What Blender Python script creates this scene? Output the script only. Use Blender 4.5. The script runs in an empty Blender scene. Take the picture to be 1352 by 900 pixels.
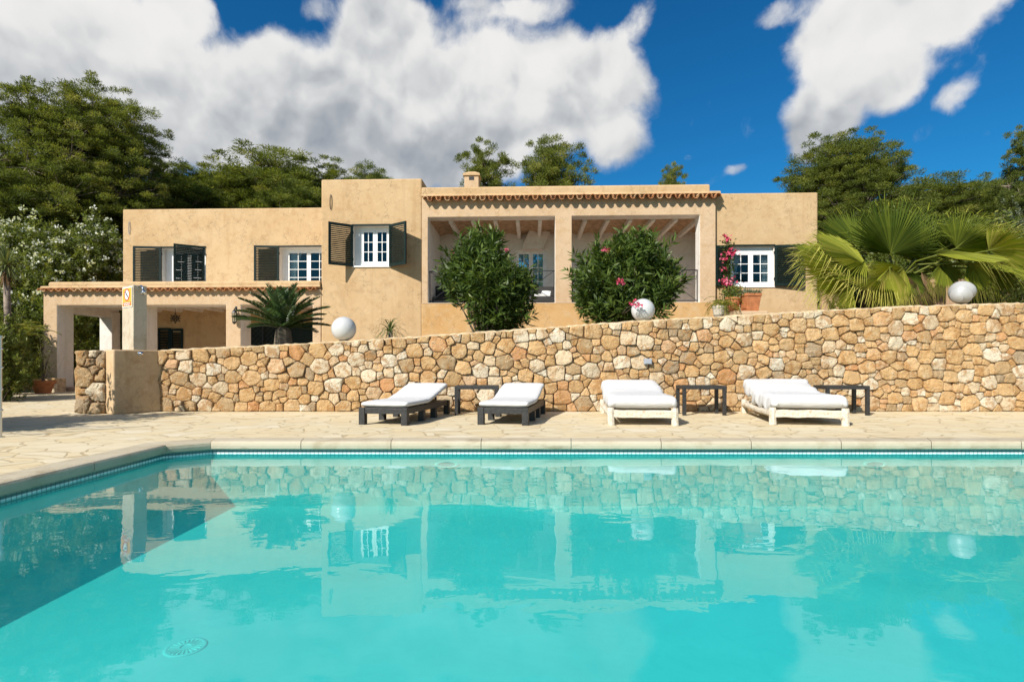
import bpy, bmesh, math, random
import numpy as np
from mathutils import Vector, Matrix, Euler

random.seed(7)
RNG = np.random.default_rng(11)
SC = bpy.context.scene
COL = SC.collection
R = math.radians

# ------------------------------------------------------------------ camera frame
CX, HY, F, EYE = 676.0, 480.0, 750.0, 0.95


def at(px, py, d):
    return Vector(((px - CX) / F * d, d, EYE + (HY - py) / F * d))


TH = R(2.0)
HS, HC = math.sin(TH), math.cos(TH)
HD = 19.0


def hl(px, py, v=0.0):
    """pixel -> villa local (u, z) on the plane v behind the front"""
    P = (px - CX) / F
    u = (P * (HD + v * HC) - v * HS) / (HC + P * HS)
    d = HD - u * HS + v * HC
    return u, EYE + (HY - py) / F * d


def U(px, v=0.0):
    return hl(px, 480, v)[0]


def Z(px, py, v=0.0):
    return hl(px, py, v)[1]


# ------------------------------------------------------------------ materials
class NT:
    def __init__(self, tree):
        self.t = tree
        self.nodes = tree.nodes
        self.links = tree.links

    def n(self, typ, ins=None, **props):
        nd = self.nodes.new(typ)
        for k, v in props.items():
            setattr(nd, k, v)
        if ins:
            for k, v in ins.items():
                self.set(nd, k, v)
        return nd

    def set(self, nd, key, v):
        s = nd.inputs[key]
        if isinstance(v, bpy.types.NodeSocket):
            self.links.new(v, s)
        else:
            if hasattr(s.default_value, '__len__') and not hasattr(v, '__len__'):
                v = (v, v, v)
            if hasattr(v, '__len__') and s.type == 'RGBA' and len(v) == 3:
                v = (*v, 1)
            s.default_value = v

    def m(self, op, a, b=None, c=None, clamp=False):
        nd = self.n('ShaderNodeMath', operation=op)
        nd.use_clamp = clamp
        self.set(nd, 0, a)
        if b is not None:
            self.set(nd, 1, b)
        if c is not None:
            self.set(nd, 2, c)
        return nd.outputs[0]

    def ss(self, v, a, b, lo=0.0, hi=1.0):
        nd = self.n('ShaderNodeMapRange', interpolation_type='SMOOTHSTEP')
        for k, x in zip(('Value', 'From Min', 'From Max', 'To Min', 'To Max'), (v, a, b, lo, hi)):
            self.set(nd, k, x)
        return nd.outputs[0]

    def lin(self, v, a, b, lo=0.0, hi=1.0):
        nd = self.n('ShaderNodeMapRange')
        for k, x in zip(('Value', 'From Min', 'From Max', 'To Min', 'To Max'), (v, a, b, lo, hi)):
            self.set(nd, k, x)
        return nd.outputs[0]

    def noise(self, vec, scale, detail=4, rough=0.55, dist=0.0):
        nd = self.n('ShaderNodeTexNoise', {'Scale': scale, 'Detail': detail, 'Roughness': rough, 'Distortion': dist})
        if vec is not None:
            self.links.new(vec, nd.inputs['Vector'])
        return nd.outputs['Fac']

    def mix(self, f, a, b, blend='MIX'):
        nd = self.n('ShaderNodeMix', data_type='RGBA', blend_type=blend)
        self.set(nd, 0, f)
        for idx, v in ((6, a), (7, b)):
            s = nd.inputs[idx]
            if isinstance(v, bpy.types.NodeSocket):
                self.links.new(v, s)
            else:
                s.default_value = (*v, 1) if len(v) == 3 else v
        return nd.outputs[2]

    def ramp(self, f, stops):
        nd = self.n('ShaderNodeValToRGB')
        cr = nd.color_ramp
        while len(cr.elements) < len(stops):
            cr.elements.new(0.5)
        for e, (p, c) in zip(cr.elements, stops):
            e.position = p
            e.color = (*c, 1)
        self.set(nd, 0, f)
        return nd.outputs[0]

    def bump(self, h, strength, dist, nrm=None):
        nd = self.n('ShaderNodeBump', {'Strength': strength, 'Distance': dist, 'Height': h})
        if nrm is not None:
            self.links.new(nrm, nd.inputs['Normal'])
        return nd.outputs[0]

    def coord(self, kind='Object'):
        return self.n('ShaderNodeTexCoord').outputs[kind]

    def scaled(self, vec, s):
        nd = self.n('ShaderNodeMapping', {'Scale': s})
        self.links.new(vec, nd.inputs['Vector'])
        return nd.outputs[0]


MATS = {}


def material(name, fn=None, color=(.5, .5, .5), rough=.6, metal=0.0, spec=.4):
    if name in MATS:
        return MATS[name]
    m = bpy.data.materials.new(name)
    m.use_nodes = True
    nt = NT(m.node_tree)
    p = m.node_tree.nodes['Principled BSDF']
    p.inputs['Base Color'].default_value = (*color, 1)
    p.inputs['Roughness'].default_value = rough
    p.inputs['Metallic'].default_value = metal
    p.inputs['Specular IOR Level'].default_value = spec
    if fn:
        fn(nt, p)
    MATS[name] = m
    return m


def stucco(name, a, b, stain, cracks=0.5, bumpk=1.0):
    def fn(nt, p):
        co = nt.n('ShaderNodeNewGeometry').outputs['Position']
        big = nt.noise(co, 0.55, 6, .62, .6)
        mid = nt.noise(co, 3.2, 8, .65)
        fine = nt.noise(co, 38, 4, .6)
        c = nt.mix(nt.ss(big, .33, .67), a, b)
        c = nt.mix(nt.ss(mid, .48, .70, 0, .7), c, stain)
        # pale worn scuffs
        rub = nt.ss(nt.noise(co, 1.9, 8, .72, 2.2), .52, .64, 0, .42)
        c = nt.mix(rub, c, tuple(x * .74 for x in a))
        sc = nt.noise(co, 7.5, 7, .7, 1.4)
        pale = tuple(min(1, x * 1.22 + .03) for x in a)
        c = nt.mix(nt.ss(sc, .55, .70, 0, .45), c, pale)
        # dark hairlines and pits
        wob = nt.n('ShaderNodeVectorMath', operation='ADD')
        nz = nt.n('ShaderNodeTexNoise', {'Scale': 2.6, 'Detail': 5})
        nt.links.new(co, nz.inputs['Vector'])
        nt.links.new(co, wob.inputs[0])
        scl = nt.n('ShaderNodeVectorMath', operation='SCALE')
        nt.links.new(nz.outputs['Color'], scl.inputs[0])
        scl.inputs['Scale'].default_value = 1.1
        nt.links.new(scl.outputs[0], wob.inputs[1])
        vo = nt.n('ShaderNodeTexVoronoi', {'Scale': 2.4}, feature='DISTANCE_TO_EDGE')
        nt.links.new(wob.outputs[0], vo.inputs['Vector'])
        line = nt.ss(vo.outputs['Distance'], .006, .030, 1, 0)
        gate = nt.ss(nt.noise(co, 1.3, 4), .44, .60)
        lm = nt.m('MULTIPLY', line, nt.m('MULTIPLY', gate, cracks))
        dark = tuple(x * .42 for x in a)
        c = nt.mix(lm, c, dark)
        pits = nt.ss(nt.noise(co, 15, 6, .75), .60, .72, 0, .5 * min(1, cracks * 2))
        c = nt.mix(pits, c, tuple(x * .55 for x in a))
        # vertical weather streaks
        st = nt.noise(nt.scaled(co, (3.2, 3.2, .28)), 1.0, 5, .6)
        c = nt.mix(nt.ss(st, .54, .72, 0, .5), c, stain)
        nt.set(p, 'Base Color', c)
        h = nt.m('ADD', nt.m('MULTIPLY', mid, .7), nt.m('MULTIPLY', fine, .25))
        h = nt.m('ADD', h, nt.m('MULTIPLY', sc, .3))
        nt.set(p, 'Normal', nt.bump(h, .55 * bumpk, .03))
    return material(name, fn, rough=.9, spec=.15)


OCHRE = stucco('ochre_stucco', (.53, .375, .212), (.48, .322, .168), (.41, .26, .13), .65)
PALE = stucco('pale_stucco', (.55, .40, .255), (.51, .355, .215), (.45, .29, .15), .4)
DADO = stucco('orange_stucco', (.53, .33, .145), (.48, .275, .105), (.52, .38, .22), .5)
ROSE = stucco('rose_stucco', (.40, .255, .16), (.35, .215, .13), (.28, .17, .10), .25)
BLOCKST = stucco('weathered_stucco', (.57, .42, .26), (.50, .345, .19), (.38, .235, .11), .35)
COLST = stucco('cement_stucco', (.55, .49, .39), (.49, .42, .31), (.37, .29, .19), .3)
WHITE = stucco('white_plaster', (.74, .70, .64), (.70, .655, .59), (.58, .52, .44), .12, .5)


def simple(name, col, var=.25, scale=14, rough=.6, metal=0, spec=.35, bump=.15):
    def fn(nt, p):
        co = nt.coord()
        f = nt.noise(co, scale, 5, .6)
        c = nt.mix(nt.ss(f, .3, .7), tuple(x * (1 - var) for x in col), tuple(min(1, x * (1 + var)) for x in col))
        nt.set(p, 'Base Color', c)
        if bump:
            nt.set(p, 'Normal', nt.bump(f, bump, .02))
    return material(name, fn, rough=rough, metal=metal, spec=spec)


def tile_fn(nt, p):
    co = nt.coord()
    at_ = nt.n('ShaderNodeAttribute', attribute_name='tint').outputs['Fac']
    c = nt.ramp(at_, [(0, (.30, .12, .05)), (.35, (.42, .185, .075)), (.7, (.50, .25, .11)), (1, (.50, .33, .18))])
    f = nt.noise(co, 9, 6, .7)
    c = nt.mix(nt.ss(f, .5, .75, 0, .55), c, (.26, .15, .08))
    nt.set(p, 'Base Color', c)
    nt.set(p, 'Normal', nt.bump(nt.noise(co, 30, 4), .3, .01))


TILE = material('terracotta_tiles', tile_fn, rough=.85, spec=.2)
VAULT = simple('vault_brick', (.42, .28, .17), .3, 5, .9)
POT = simple('terracotta_pot', (.42, .155, .06), .2, 8, .75)
GREEN = simple('green_shutter_paint', (.006, .015, .012), .3, 12, .5, spec=.22, bump=.05)
WPAINT = simple('white_window_paint', (.80, .79, .76), .04, 6, .4, bump=.04)
IRON = simple('black_iron', (.012, .012, .013), .2, 10, .5, spec=.5, bump=.05)
CHROME = material('chrome', color=(.75, .75, .76), rough=.12, metal=1)
STEEL = material('brushed_steel', color=(.62, .61, .58), rough=.3, metal=1)
GREYPL = material('grey_plastic', color=(.32, .34, .37), rough=.45)
LAMP = simple('white_globe_plastic', (.53, .53, .52), .03, 3, .28, spec=.5, bump=0)
SHELL = simple('white_shell_glaze', (.37, .365, .355), .05, 5, .4, spec=.5, bump=.04)
BROWN = simple('charcoal_wood', (.030, .029, .028), .35, 20, .5, spec=.4, bump=.15)
SOIL = simple('soil', (.16, .105, .06), .4, 3, .95, bump=.5)
INTER = simple('interior_plaster', (.30, .28, .25), .1, 2, .9, bump=0)
BARK = simple('pine_bark', (.20, .155, .12), .45, 6, .9, bump=.6)
GREYBARK = simple('shrub_stems', (.15, .12, .085), .4, 9, .9, bump=.4)
CURT = simple('sheer_curtain', (.74, .74, .74), .05, 6, .8, bump=.1)
FLOORT = simple('terracotta_floor', (.46, .31, .21), .25, 3, .7)
SOFA = simple('dark_wicker', (.035, .032, .030), .3, 30, .8)


def fabric_fn(nt, p):
    co = nt.coord()
    nt.set(p, 'Base Color', nt.mix(nt.noise(co, 3, 3), (.60, .595, .585), (.55, .545, .535)))
    w = nt.noise(nt.scaled(co, (2.2, 6, 3)), 1.6, 5, .6, 1.0)
    nt.set(p, 'Normal', nt.bump(nt.m('ADD', nt.m('MULTIPLY', w, 1.6), nt.m('MULTIPLY', nt.noise(co, 120, 2), .05)), .35, .04))


FABRIC = material('white_canvas', fabric_fn, rough=.85, spec=.2)


def wwood_fn(nt, p):
    co = nt.coord()
    g = nt.noise(nt.scaled(co, (8, 2, 8)), 3, 7, .7, .8)
    nt.set(p, 'Base Color', nt.ramp(g, [(.34, (.36, .25, .15)), (.46, (.56, .49, .38)), (.62, (.62, .58, .49))]))
    nt.set(p, 'Normal', nt.bump(g, .5, .015))


WWOOD = material('whitewashed_wood', wwood_fn, rough=.8)


def glass_fn(nt, p):
    out = nt.nodes['Material Output']
    fr = nt.n('ShaderNodeFresnel', {'IOR': 1.5})
    gl = nt.n('ShaderNodeBsdfGlossy', {'Color': (1, 1, 1), 'Roughness': .01})
    tr = nt.n('ShaderNodeBsdfTransparent', {'Color': (.72, .78, .78)})
    mx = nt.n('ShaderNodeMixShader')
    nt.links.new(nt.m('ADD', nt.m('MULTIPLY', fr.outputs[0], .8), .0, clamp=True), mx.inputs[0])
    nt.links.new(tr.outputs[0], mx.inputs[1])
    nt.links.new(gl.outputs[0], mx.inputs[2])
    nt.links.new(mx.outputs[0], out.inputs[0])


GLASS = material('window_glass', glass_fn)


def water_fn(nt, p):
    out = nt.nodes['Material Output']
    co = nt.n('ShaderNodeNewGeometry').outputs['Position']
    a = nt.noise(nt.scaled(co, (.55, .8, 1)), 1.0, 2, .5, .3)
    b = nt.noise(nt.scaled(co, (2.2, 3.4, 1)), 1.0, 2, .5, .4)
    c = nt.noise(nt.scaled(co, (9, 13, 1)), 1.0, 2, .5)
    gate = nt.ss(nt.noise(co, .33, 2), .42, .62, .25, 1.0)
    h = nt.m('ADD', nt.m('MULTIPLY', a, .55), nt.m('MULTIPLY', nt.m('MULTIPLY', b, gate), .20))
    h = nt.m('ADD', h, nt.m('MULTIPLY', c, .02))
    nrm = nt.bump(h, WATER_BUMP, .05)
    # Schlick reflectance, the same from above and below the sheet
    dt = nt.n('ShaderNodeVectorMath', operation='DOT_PRODUCT')
    nt.links.new(nrm, dt.inputs[0])
    nt.links.new(nt.n('ShaderNodeNewGeometry').outputs['Incoming'], dt.inputs[1])
    om = nt.m('SUBTRACT', 1.0, nt.m('ABSOLUTE', dt.outputs['Value']), clamp=True)
    fres = nt.m('ADD', .02, nt.m('MULTIPLY', nt.m('POWER', om, 5.0), .98))
    gl = nt.n('ShaderNodeBsdfGlossy', {'Color': (1, 1, 1), 'Roughness': .004})
    nt.links.new(nrm, gl.inputs['Normal'])
    tr = nt.n('ShaderNodeBsdfTransparent', {'Color': (.235, .81, .785)})
    # a little light scattered back by the water itself
    df = nt.n('ShaderNodeBsdfDiffuse', {'Color': (.02, .46, .46)})
    body = nt.n('ShaderNodeMixShader', {0: .22})
    nt.links.new(tr.outputs[0], body.inputs[1])
    nt.links.new(df.outputs[0], body.inputs[2])
    mx = nt.n('ShaderNodeMixShader')
    nt.links.new(fres, mx.inputs[0])
    nt.links.new(body.outputs[0], mx.inputs[1])
    nt.links.new(gl.outputs[0], mx.inputs[2])
    nt.links.new(mx.outputs[0], out.inputs[0])


WATER_BUMP = .30
WATER = material('pool_water', water_fn)


def basin_fn(nt, p):
    co = nt.n('ShaderNodeNewGeometry').outputs['Position']
    f = nt.noise(co, .9, 6, .65, .5)
    g = nt.noise(co, 5, 6, .7, 1.2)
    c = nt.mix(nt.ss(f, .35, .65), (.62, .70, .69), (.72, .765, .755))
    c = nt.mix(nt.ss(g, .50, .70, 0, .5), c, (.58, .685, .68))
    nt.set(p, 'Base Color', c)


BASIN = material('pool_plaster', basin_fn, rough=.8)


BASINW = simple('pool_wall_plaster', (.53, .58, .56), .12, 2, .8, bump=0)


def mosaic_fn(nt, p):
    co = nt.n('ShaderNodeNewGeometry').outputs['Position']
    sep = nt.n('ShaderNodeSeparateXYZ')
    nt.links.new(co, sep.inputs[0])
    cb = nt.n('ShaderNodeCombineXYZ')
    nt.links.new(nt.m('ADD', sep.outputs[0], sep.outputs[1]), cb.inputs[0])
    nt.links.new(nt.m('ADD', sep.outputs[2], .123), cb.inputs[1])
    br = nt.n('ShaderNodeTexBrick', {'Scale': 1.0, 'Color1': (.80, .86, .85, 1), 'Color2': (.50, .66, .68, 1), 'Mortar': (.30, .42, .43, 1),
                                     'Mortar Size': .006, 'Brick Width': .05, 'Row Height': .05, 'Bias': -.3}, offset=0.0)
    nt.links.new(cb.outputs[0], br.inputs['Vector'])
    low = nt.ss(sep.outputs[2], -.140, -.136)  # upper row darkened to stand in for the shade under the coping
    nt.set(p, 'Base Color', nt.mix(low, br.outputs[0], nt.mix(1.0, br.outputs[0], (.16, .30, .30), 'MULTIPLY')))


MOSAIC = material('waterline_mosaic', mosaic_fn, rough=.25)


def deck_fn(nt, p):
    co = nt.n('ShaderNodeNewGeometry').outputs['Position']
    nz = nt.n('ShaderNodeTexNoise', {'Scale': 1.4, 'Detail': 4})
    nt.links.new(co, nz.inputs['Vector'])
    scl = nt.n('ShaderNodeVectorMath', operation='SCALE')
    nt.links.new(nz.outputs['Color'], scl.inputs[0])
    scl.inputs['Scale'].default_value = .38
    add = nt.n('ShaderNodeVectorMath', operation='ADD')
    nt.links.new(co, add.inputs[0])
    nt.links.new(scl.outputs[0], add.inputs[1])
    sv = nt.scaled(add.outputs[0], (1.25, 1.7, 0))
    e = nt.n('ShaderNodeTexVoronoi', {'Scale': 1.9, 'Randomness': .95}, feature='DISTANCE_TO_EDGE')
    nt.links.new(sv, e.inputs['Vector'])
    f1 = nt.n('ShaderNodeTexVoronoi', {'Scale': 1.9, 'Randomness': .95})
    nt.links.new(sv, f1.inputs['Vector'])
    sep = nt.n('ShaderNodeSeparateColor')
    nt.links.new(f1.outputs['Color'], sep.inputs[0])
    c = nt.ramp(sep.outputs[0], [(0, (.60, .485, .30)), (.35, (.63, .54, .365)), (.65, (.62, .505, .305)), (1, (.65, .575, .42))])
    g = nt.noise(nt.scaled(co, (1, 2.4, 1)), 2.3, 7, .65, .8)
    c = nt.mix(nt.ss(g, .48, .7, 0, .55), c, (.56, .43, .25))
    w = nt.noise(co, 9, 6, .7)
    c = nt.mix(nt.ss(w, .52, .75, 0, .4), c, (.67, .60, .45))
    joint = nt.ss(e.outputs['Distance'], .012, .045, 1, 0)
    jn = nt.m('MULTIPLY', joint, nt.ss(nt.noise(co, 1.7, 3), .35, .6, .35, .8))
    c = nt.mix(jn, c, (.36, .27, .15))
    nt.set(p, 'Base Color', c)
    h = nt.m('SUBTRACT', nt.m('MULTIPLY', w, .3), joint)
    h = nt.m('ADD', h, nt.m('MULTIPLY', sep.outputs[1], .35))
    nt.set(p, 'Normal', nt.bump(h, .3, .012))


DECK = material('flagstone_paving', deck_fn, rough=.75, spec=.25)


def coping_fn(nt, p):
    co = nt.n('ShaderNodeNewGeometry').outputs['Position']
    g = nt.noise(co, 2.2, 7, .65, .6)
    c = nt.mix(nt.ss(g, .4, .7), (.47, .41, .30), (.37, .305, .20))
    at_ = nt.n('ShaderNodeAttribute', attribute_name='tint').outputs['Fac']
    c = nt.mix(nt.lin(at_, 0, 1, 0, .5), c, (.52, .45, .33))
    st = nt.noise(nt.scaled(co, (1.1, 1.1, 6)), 1.2, 6, .7)
    c = nt.mix(nt.ss(st, .54, .68, 0, .75), c, (.27, .22, .14))
    nt.set(p, 'Base Color', c)
    nt.set(p, 'Normal', nt.bump(nt.noise(co, 26, 6, .7), .35, .012))


COPE = material('coping_stone', coping_fn, rough=.8, spec=.2)


def stone_fn(nt, p):
    co = nt.n('ShaderNodeNewGeometry').outputs['Position']
    t = nt.n('ShaderNodeAttribute', attribute_name='tint').outputs['Fac']
    c = nt.ramp(t, [(0, (.38, .285, .18)), (.10, (.51, .345, .175)), (.34, (.60, .385, .18)), (.56, (.64, .43, .225)),
                    (.66, (.58, .29, .125)), (.74, (.64, .49, .31)), (.88, (.70, .59, .42)), (1, (.74, .66, .51))])
    g = nt.noise(co, 5, 7, .7, .7)
    c = nt.mix(nt.ss(g, .46, .62, 0, .75), c, (.42, .215, .075))
    g2 = nt.noise(co, 9, 7, .72, .4)
    c = nt.mix(nt.ss(g2, .53, .68, 0, .7), c, (.64, .52, .34))
    lich = nt.noise(co, 2.6, 7, .75, .5)
    c = nt.mix(nt.ss(lich, .60, .72, 0, .45), c, (.25, .19, .12))
    pit = nt.noise(co, 34, 6, .7)
    c = nt.mix(nt.ss(pit, .56, .72, 0, .7), c, (.20, .115, .05))
    nt.set(p, 'Base Color', c)
    h = nt.m('ADD', nt.m('MULTIPLY', g2, .9), nt.m('MULTIPLY', pit, .45))
    h = nt.m('ADD', h, nt.m('MULTIPLY', g, .8))
    nt.set(p, 'Normal', nt.bump(h, 1.0, .06))


STONE = material('ochre_field_stone', stone_fn, rough=.9, spec=.15)
INNERW = stucco('inner_plaster', (.76, .73, .68), (.72, .69, .63), (.62, .58, .51), .12, .5)
MORTAR = simple('earth_mortar', (.46, .33, .21), .3, 7, .95, bump=.4)
CAPM = simple('mortar_capping', (.50, .38, .23), .18, 5, .95, bump=.5)


def ground_fn(nt, p):
    co = nt.n('ShaderNodeNewGeometry').outputs['Position']
    f = nt.noise(co, .35, 7, .7)
    g = nt.noise(co, 3, 6, .7)
    c = nt.mix(nt.ss(f, .4, .6), (.13, .10, .055), (.055, .065, .028))
    c = nt.mix(nt.ss(g, .5, .7, 0, .6), c, (.17, .13, .08))
    nt.set(p, 'Base Color', c)
    nt.set(p, 'Normal', nt.bump(g, .6, .1))


GROUND = material('dry_hillside', ground_fn, rough=.95)


def leafmat(name, stops, rough=.5, trans=.25, spec=.3):
    def fn(nt, p):
        t = nt.n('ShaderNodeAttribute', attribute_name='tint').outputs['Fac']
        oi = nt.n('ShaderNodeObjectInfo').outputs['Random']
        t2 = nt.m('ADD', t, nt.m('MULTIPLY', nt.m('SUBTRACT', oi, .5), .25), clamp=True)
        c = nt.ramp(t2, stops)
        nt.set(p, 'Base Color', c)
        tr = nt.n('ShaderNodeBsdfTranslucent')
        nt.links.new(nt.mix(1.0, c, (1.35, 1.35, .6), 'MULTIPLY'), tr.inputs[0])
        mx = nt.n('ShaderNodeMixShader', {0: trans})
        nt.links.new(p.outputs[0], mx.inputs[1])
        nt.links.new(tr.outputs[0], mx.inputs[2])
        nt.links.new(mx.outputs[0], nt.nodes['Material Output'].inputs[0])
    return material(name, fn, rough=rough, spec=spec)


PINE = leafmat('pine_needles', [(0, (.070, .098, .024)), (.4, (.135, .165, .034)), (.75, (.225, .240, .045)), (1, (.32, .30, .09))], .6, .38, .2)
OLEAND = leafmat('oleander_leaves', [(0, (.040, .068, .013)), (.5, (.078, .125, .023)), (.85, (.15, .195, .038)), (1, (.24, .25, .07))], .45, .28, .28)
SHRUB = leafmat('shrub_leaves', [(0, (.075, .105, .022)), (.5, (.145, .18, .035)), (1, (.27, .26, .055))], .5, .35, .35)
OLIVE = leafmat('olive_leaves', [(0, (.08, .10, .05)), (.5, (.14, .16, .09)), (1, (.22, .24, .15))], .5, .2, .3)
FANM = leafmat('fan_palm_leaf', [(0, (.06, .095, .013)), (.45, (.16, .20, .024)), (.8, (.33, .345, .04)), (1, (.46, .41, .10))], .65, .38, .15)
CYCAD = leafmat('cycad_leaf', [(0, (.020, .042, .010)), (.6, (.045, .085, .018)), (1, (.09, .13, .03))], .3, .15, .5)
SPIKE = leafmat('spiky_leaf', [(0, (.07, .10, .03)), (.6, (.13, .16, .05)), (1, (.24, .22, .09))], .45, .2, .4)
FERN = leafmat('fern_leaf', [(0, (.09, .12, .015)), (.6, (.17, .18, .02)), (1, (.26, .22, .04))], .5, .3, .3)
DEADL = leafmat('dry_leaf', [(0, (.10, .06, .03)), (1, (.22, .14, .07))], .8, .1, .1)
PINK = leafmat('pink_petals', [(0, (.55, .05, .13)), (.6, (.68, .10, .20)), (1, (.75, .28, .36))], .5, .3, .2)
WPETAL = leafmat('white_petals', [(0, (.62, .63, .52)), (1, (.82, .82, .76))], .5, .3, .2)


# ------------------------------------------------------------------ mesh helpers
class MB:
    def __init__(self):
        self.v, self.f, self.t, self.mi = [], [], [], []
        self.nv = 0

    def add(self, verts, faces, tint=.5, mi=0):
        b = len(self.v)
        self.v.extend([tuple(q) for q in verts])
        self.t.extend([tint] * len(verts))
        for f in faces:
            self.f.append(tuple(i + b for i in f))
            self.mi.append(mi)
        return self

    def box(self, lo, hi, M=None, tint=.5, mi=0):
        x0, y0, z0 = lo
        x1, y1, z1 = hi
        vs = [Vector(q) for q in ((x0, y0, z0), (x1, y0, z0), (x1, y1, z0), (x0, y1, z0), (x0, y0, z1), (x1, y0, z1), (x1, y1, z1), (x0, y1, z1))]
        if M is not None:
            vs = [M @ q for q in vs]
        return self.add(vs, [(0, 3, 2, 1), (4, 5, 6, 7), (0, 1, 5, 4), (1, 2, 6, 5), (2, 3, 7, 6), (3, 0, 4, 7)], tint, mi)

    def tube(self, pts, rad, n=8, cap=True, tint=.5, mi=0):
        pts = [Vector(q) for q in pts]
        if not hasattr(rad, '__len__'):
            rad = [rad] * len(pts)
        rings = []
        up = None
        for i, q in enumerate(pts):
            d = (pts[min(i + 1, len(pts) - 1)] - pts[max(i - 1, 0)])
            d = d.normalized() if d.length > 1e-9 else Vector((0, 0, 1))
            if up is None:
                a = Vector((0, 0, 1)) if abs(d.z) < .9 else Vector((1, 0, 0))
                up = (a - d * a.dot(d)).normalized()
            else:
                up = (up - d * up.dot(d))
                up = up.normalized() if up.length > 1e-6 else d.orthogonal().normalized()
            s = d.cross(up)
            rings.append([q + (up * math.cos(2 * math.pi * k / n) + s * math.sin(2 * math.pi * k / n)) * rad[i] for k in range(n)])
        vs = [q for r_ in rings for q in r_]
        fs = []
        for i in range(len(rings) - 1):
            for k in range(n):
                k2 = (k + 1) % n
                fs.append((i * n + k, i * n + k2, (i + 1) * n + k2, (i + 1) * n + k))
        if cap:
            fs.append(tuple(range(n - 1, -1, -1)))
            fs.append(tuple((len(rings) - 1) * n + k for k in range(n)))
        return self.add(vs, fs, tint, mi)

    def lathe(self, prof, n=24, M=None, tint=.5, mi=0):
        vs, fs = [], []
        for r_, z in prof:
            for k in range(n):
                a = 2 * math.pi * k / n
                vs.append(Vector((r_ * math.cos(a), r_ * math.sin(a), z)))
        for i in range(len(prof) - 1):
            for k in range(n):
                k2 = (k + 1) % n
                fs.append((i * n + k, i * n + k2, (i + 1) * n + k2, (i + 1) * n + k))
        fs.append(tuple(range(n - 1, -1, -1)))
        fs.append(tuple((len(prof) - 1) * n + k for k in range(n)))
        if M is not None:
            vs = [M @ q for q in vs]
        return self.add(vs, fs, tint, mi)

    def extrude(self, prof, u0, u1, axis='x', tint=.5, mi=0):
        """closed profile [(v,z)] swept along x"""
        n = len(prof)
        vs = [(u0, a, b) for a, b in prof] + [(u1, a, b) for a, b in prof]
        fs = [(k, (k + 1) % n, n + (k + 1) % n, n + k) for k in range(n)]
        fs += [tuple(range(n - 1, -1, -1)), tuple(range(n, 2 * n))]
        return self.add(vs, fs, tint, mi)

    def build(self, name, mats, parent=None, smooth=False, bevel=0, loc=None, recalc=True):
        me = bpy.data.meshes.new(name)
        me.from_pydata(self.v, [], self.f)
        a = me.attributes.new('tint', 'FLOAT', 'POINT')
        a.data.foreach_set('value', np.array(self.t, dtype=np.float32))
        if not isinstance(mats, (list, tuple)):
            mats = [mats]
        for m in mats:
            me.materials.append(m)
        me.polygons.foreach_set('material_index', self.mi)
        if recalc:
            bm = bmesh.new()
            bm.from_mesh(me)
            bmesh.ops.remove_doubles(bm, verts=bm.verts, dist=1e-5)
            bmesh.ops.recalc_face_normals(bm, faces=bm.faces)
            bm.to_mesh(me)
            bm.free()
        me.polygons.foreach_set('use_smooth', [smooth] * len(me.polygons))
        me.update()
        o = bpy.data.objects.new(name, me)
        COL.objects.link(o)
        if parent:
            o.parent = parent
        if loc:
            o.location = loc
        if bevel:
            md = o.modifiers.new('bevel', 'BEVEL')
            md.width = bevel
            md.segments = 2
            md.limit_method = 'ANGLE'
            md.angle_limit = R(40)
        return o


def empty(name, label, cat, loc=(0, 0, 0), rz=0, group=None):
    o = bpy.data.objects.new(name, None)
    o.empty_display_size = .2
    COL.objects.link(o)
    o.location = loc
    o.rotation_euler = (0, 0, rz)
    o['label'] = label
    o['category'] = cat
    if group:
        o['group'] = group
    return o


def tag(o, label, cat, group=None):
    o['label'] = label
    o['category'] = cat
    if group:
        o['group'] = group
    return o


def struct(o):
    o['kind'] = 'structure'
    return o


def dup(root, loc=None, rz=None, scale=None, label=None, group=None):
    r_ = root.copy()
    COL.objects.link(r_)
    if loc is not None:
        r_.location = loc
    if rz is not None:
        r_.rotation_euler = (0, 0, rz)
    if scale is not None:
        r_.scale = scale
    if label:
        r_['label'] = label
    if group:
        r_['group'] = group
    for ch in list(root.children):
        c = ch.copy()
        COL.objects.link(c)
        c.parent = r_
        for g in list(ch.children):
            d = g.copy()
            COL.objects.link(d)
            d.parent = c
    return r_


def quads_obj(name, V, tint, mat, parent=None, smooth=False):
    """V: (n,k,3) array of k-gon faces"""
    n, k, _ = V.shape
    me = bpy.data.meshes.new(name)
    me.vertices.add(n * k)
    me.vertices.foreach_set('co', V.reshape(-1).astype(np.float32))
    me.loops.add(n * k)
    me.loops.foreach_set('vertex_index', np.arange(n * k, dtype=np.int32))
    me.polygons.add(n)
    me.polygons.foreach_set('loop_start', np.arange(0, n * k, k, dtype=np.int32))
    me.update(calc_edges=True)
    a = me.attributes.new('tint', 'FLOAT', 'POINT')
    a.data.foreach_set('value', np.repeat(tint, k).astype(np.float32))
    me.materials.append(mat)
    me.validate()
    o = bpy.data.objects.new(name, me)
    COL.objects.link(o)
    if parent:
        o.parent = parent
    return o


def unit(a):
    return a / np.maximum(np.linalg.norm(a, axis=-1, keepdims=True), 1e-9)


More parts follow.
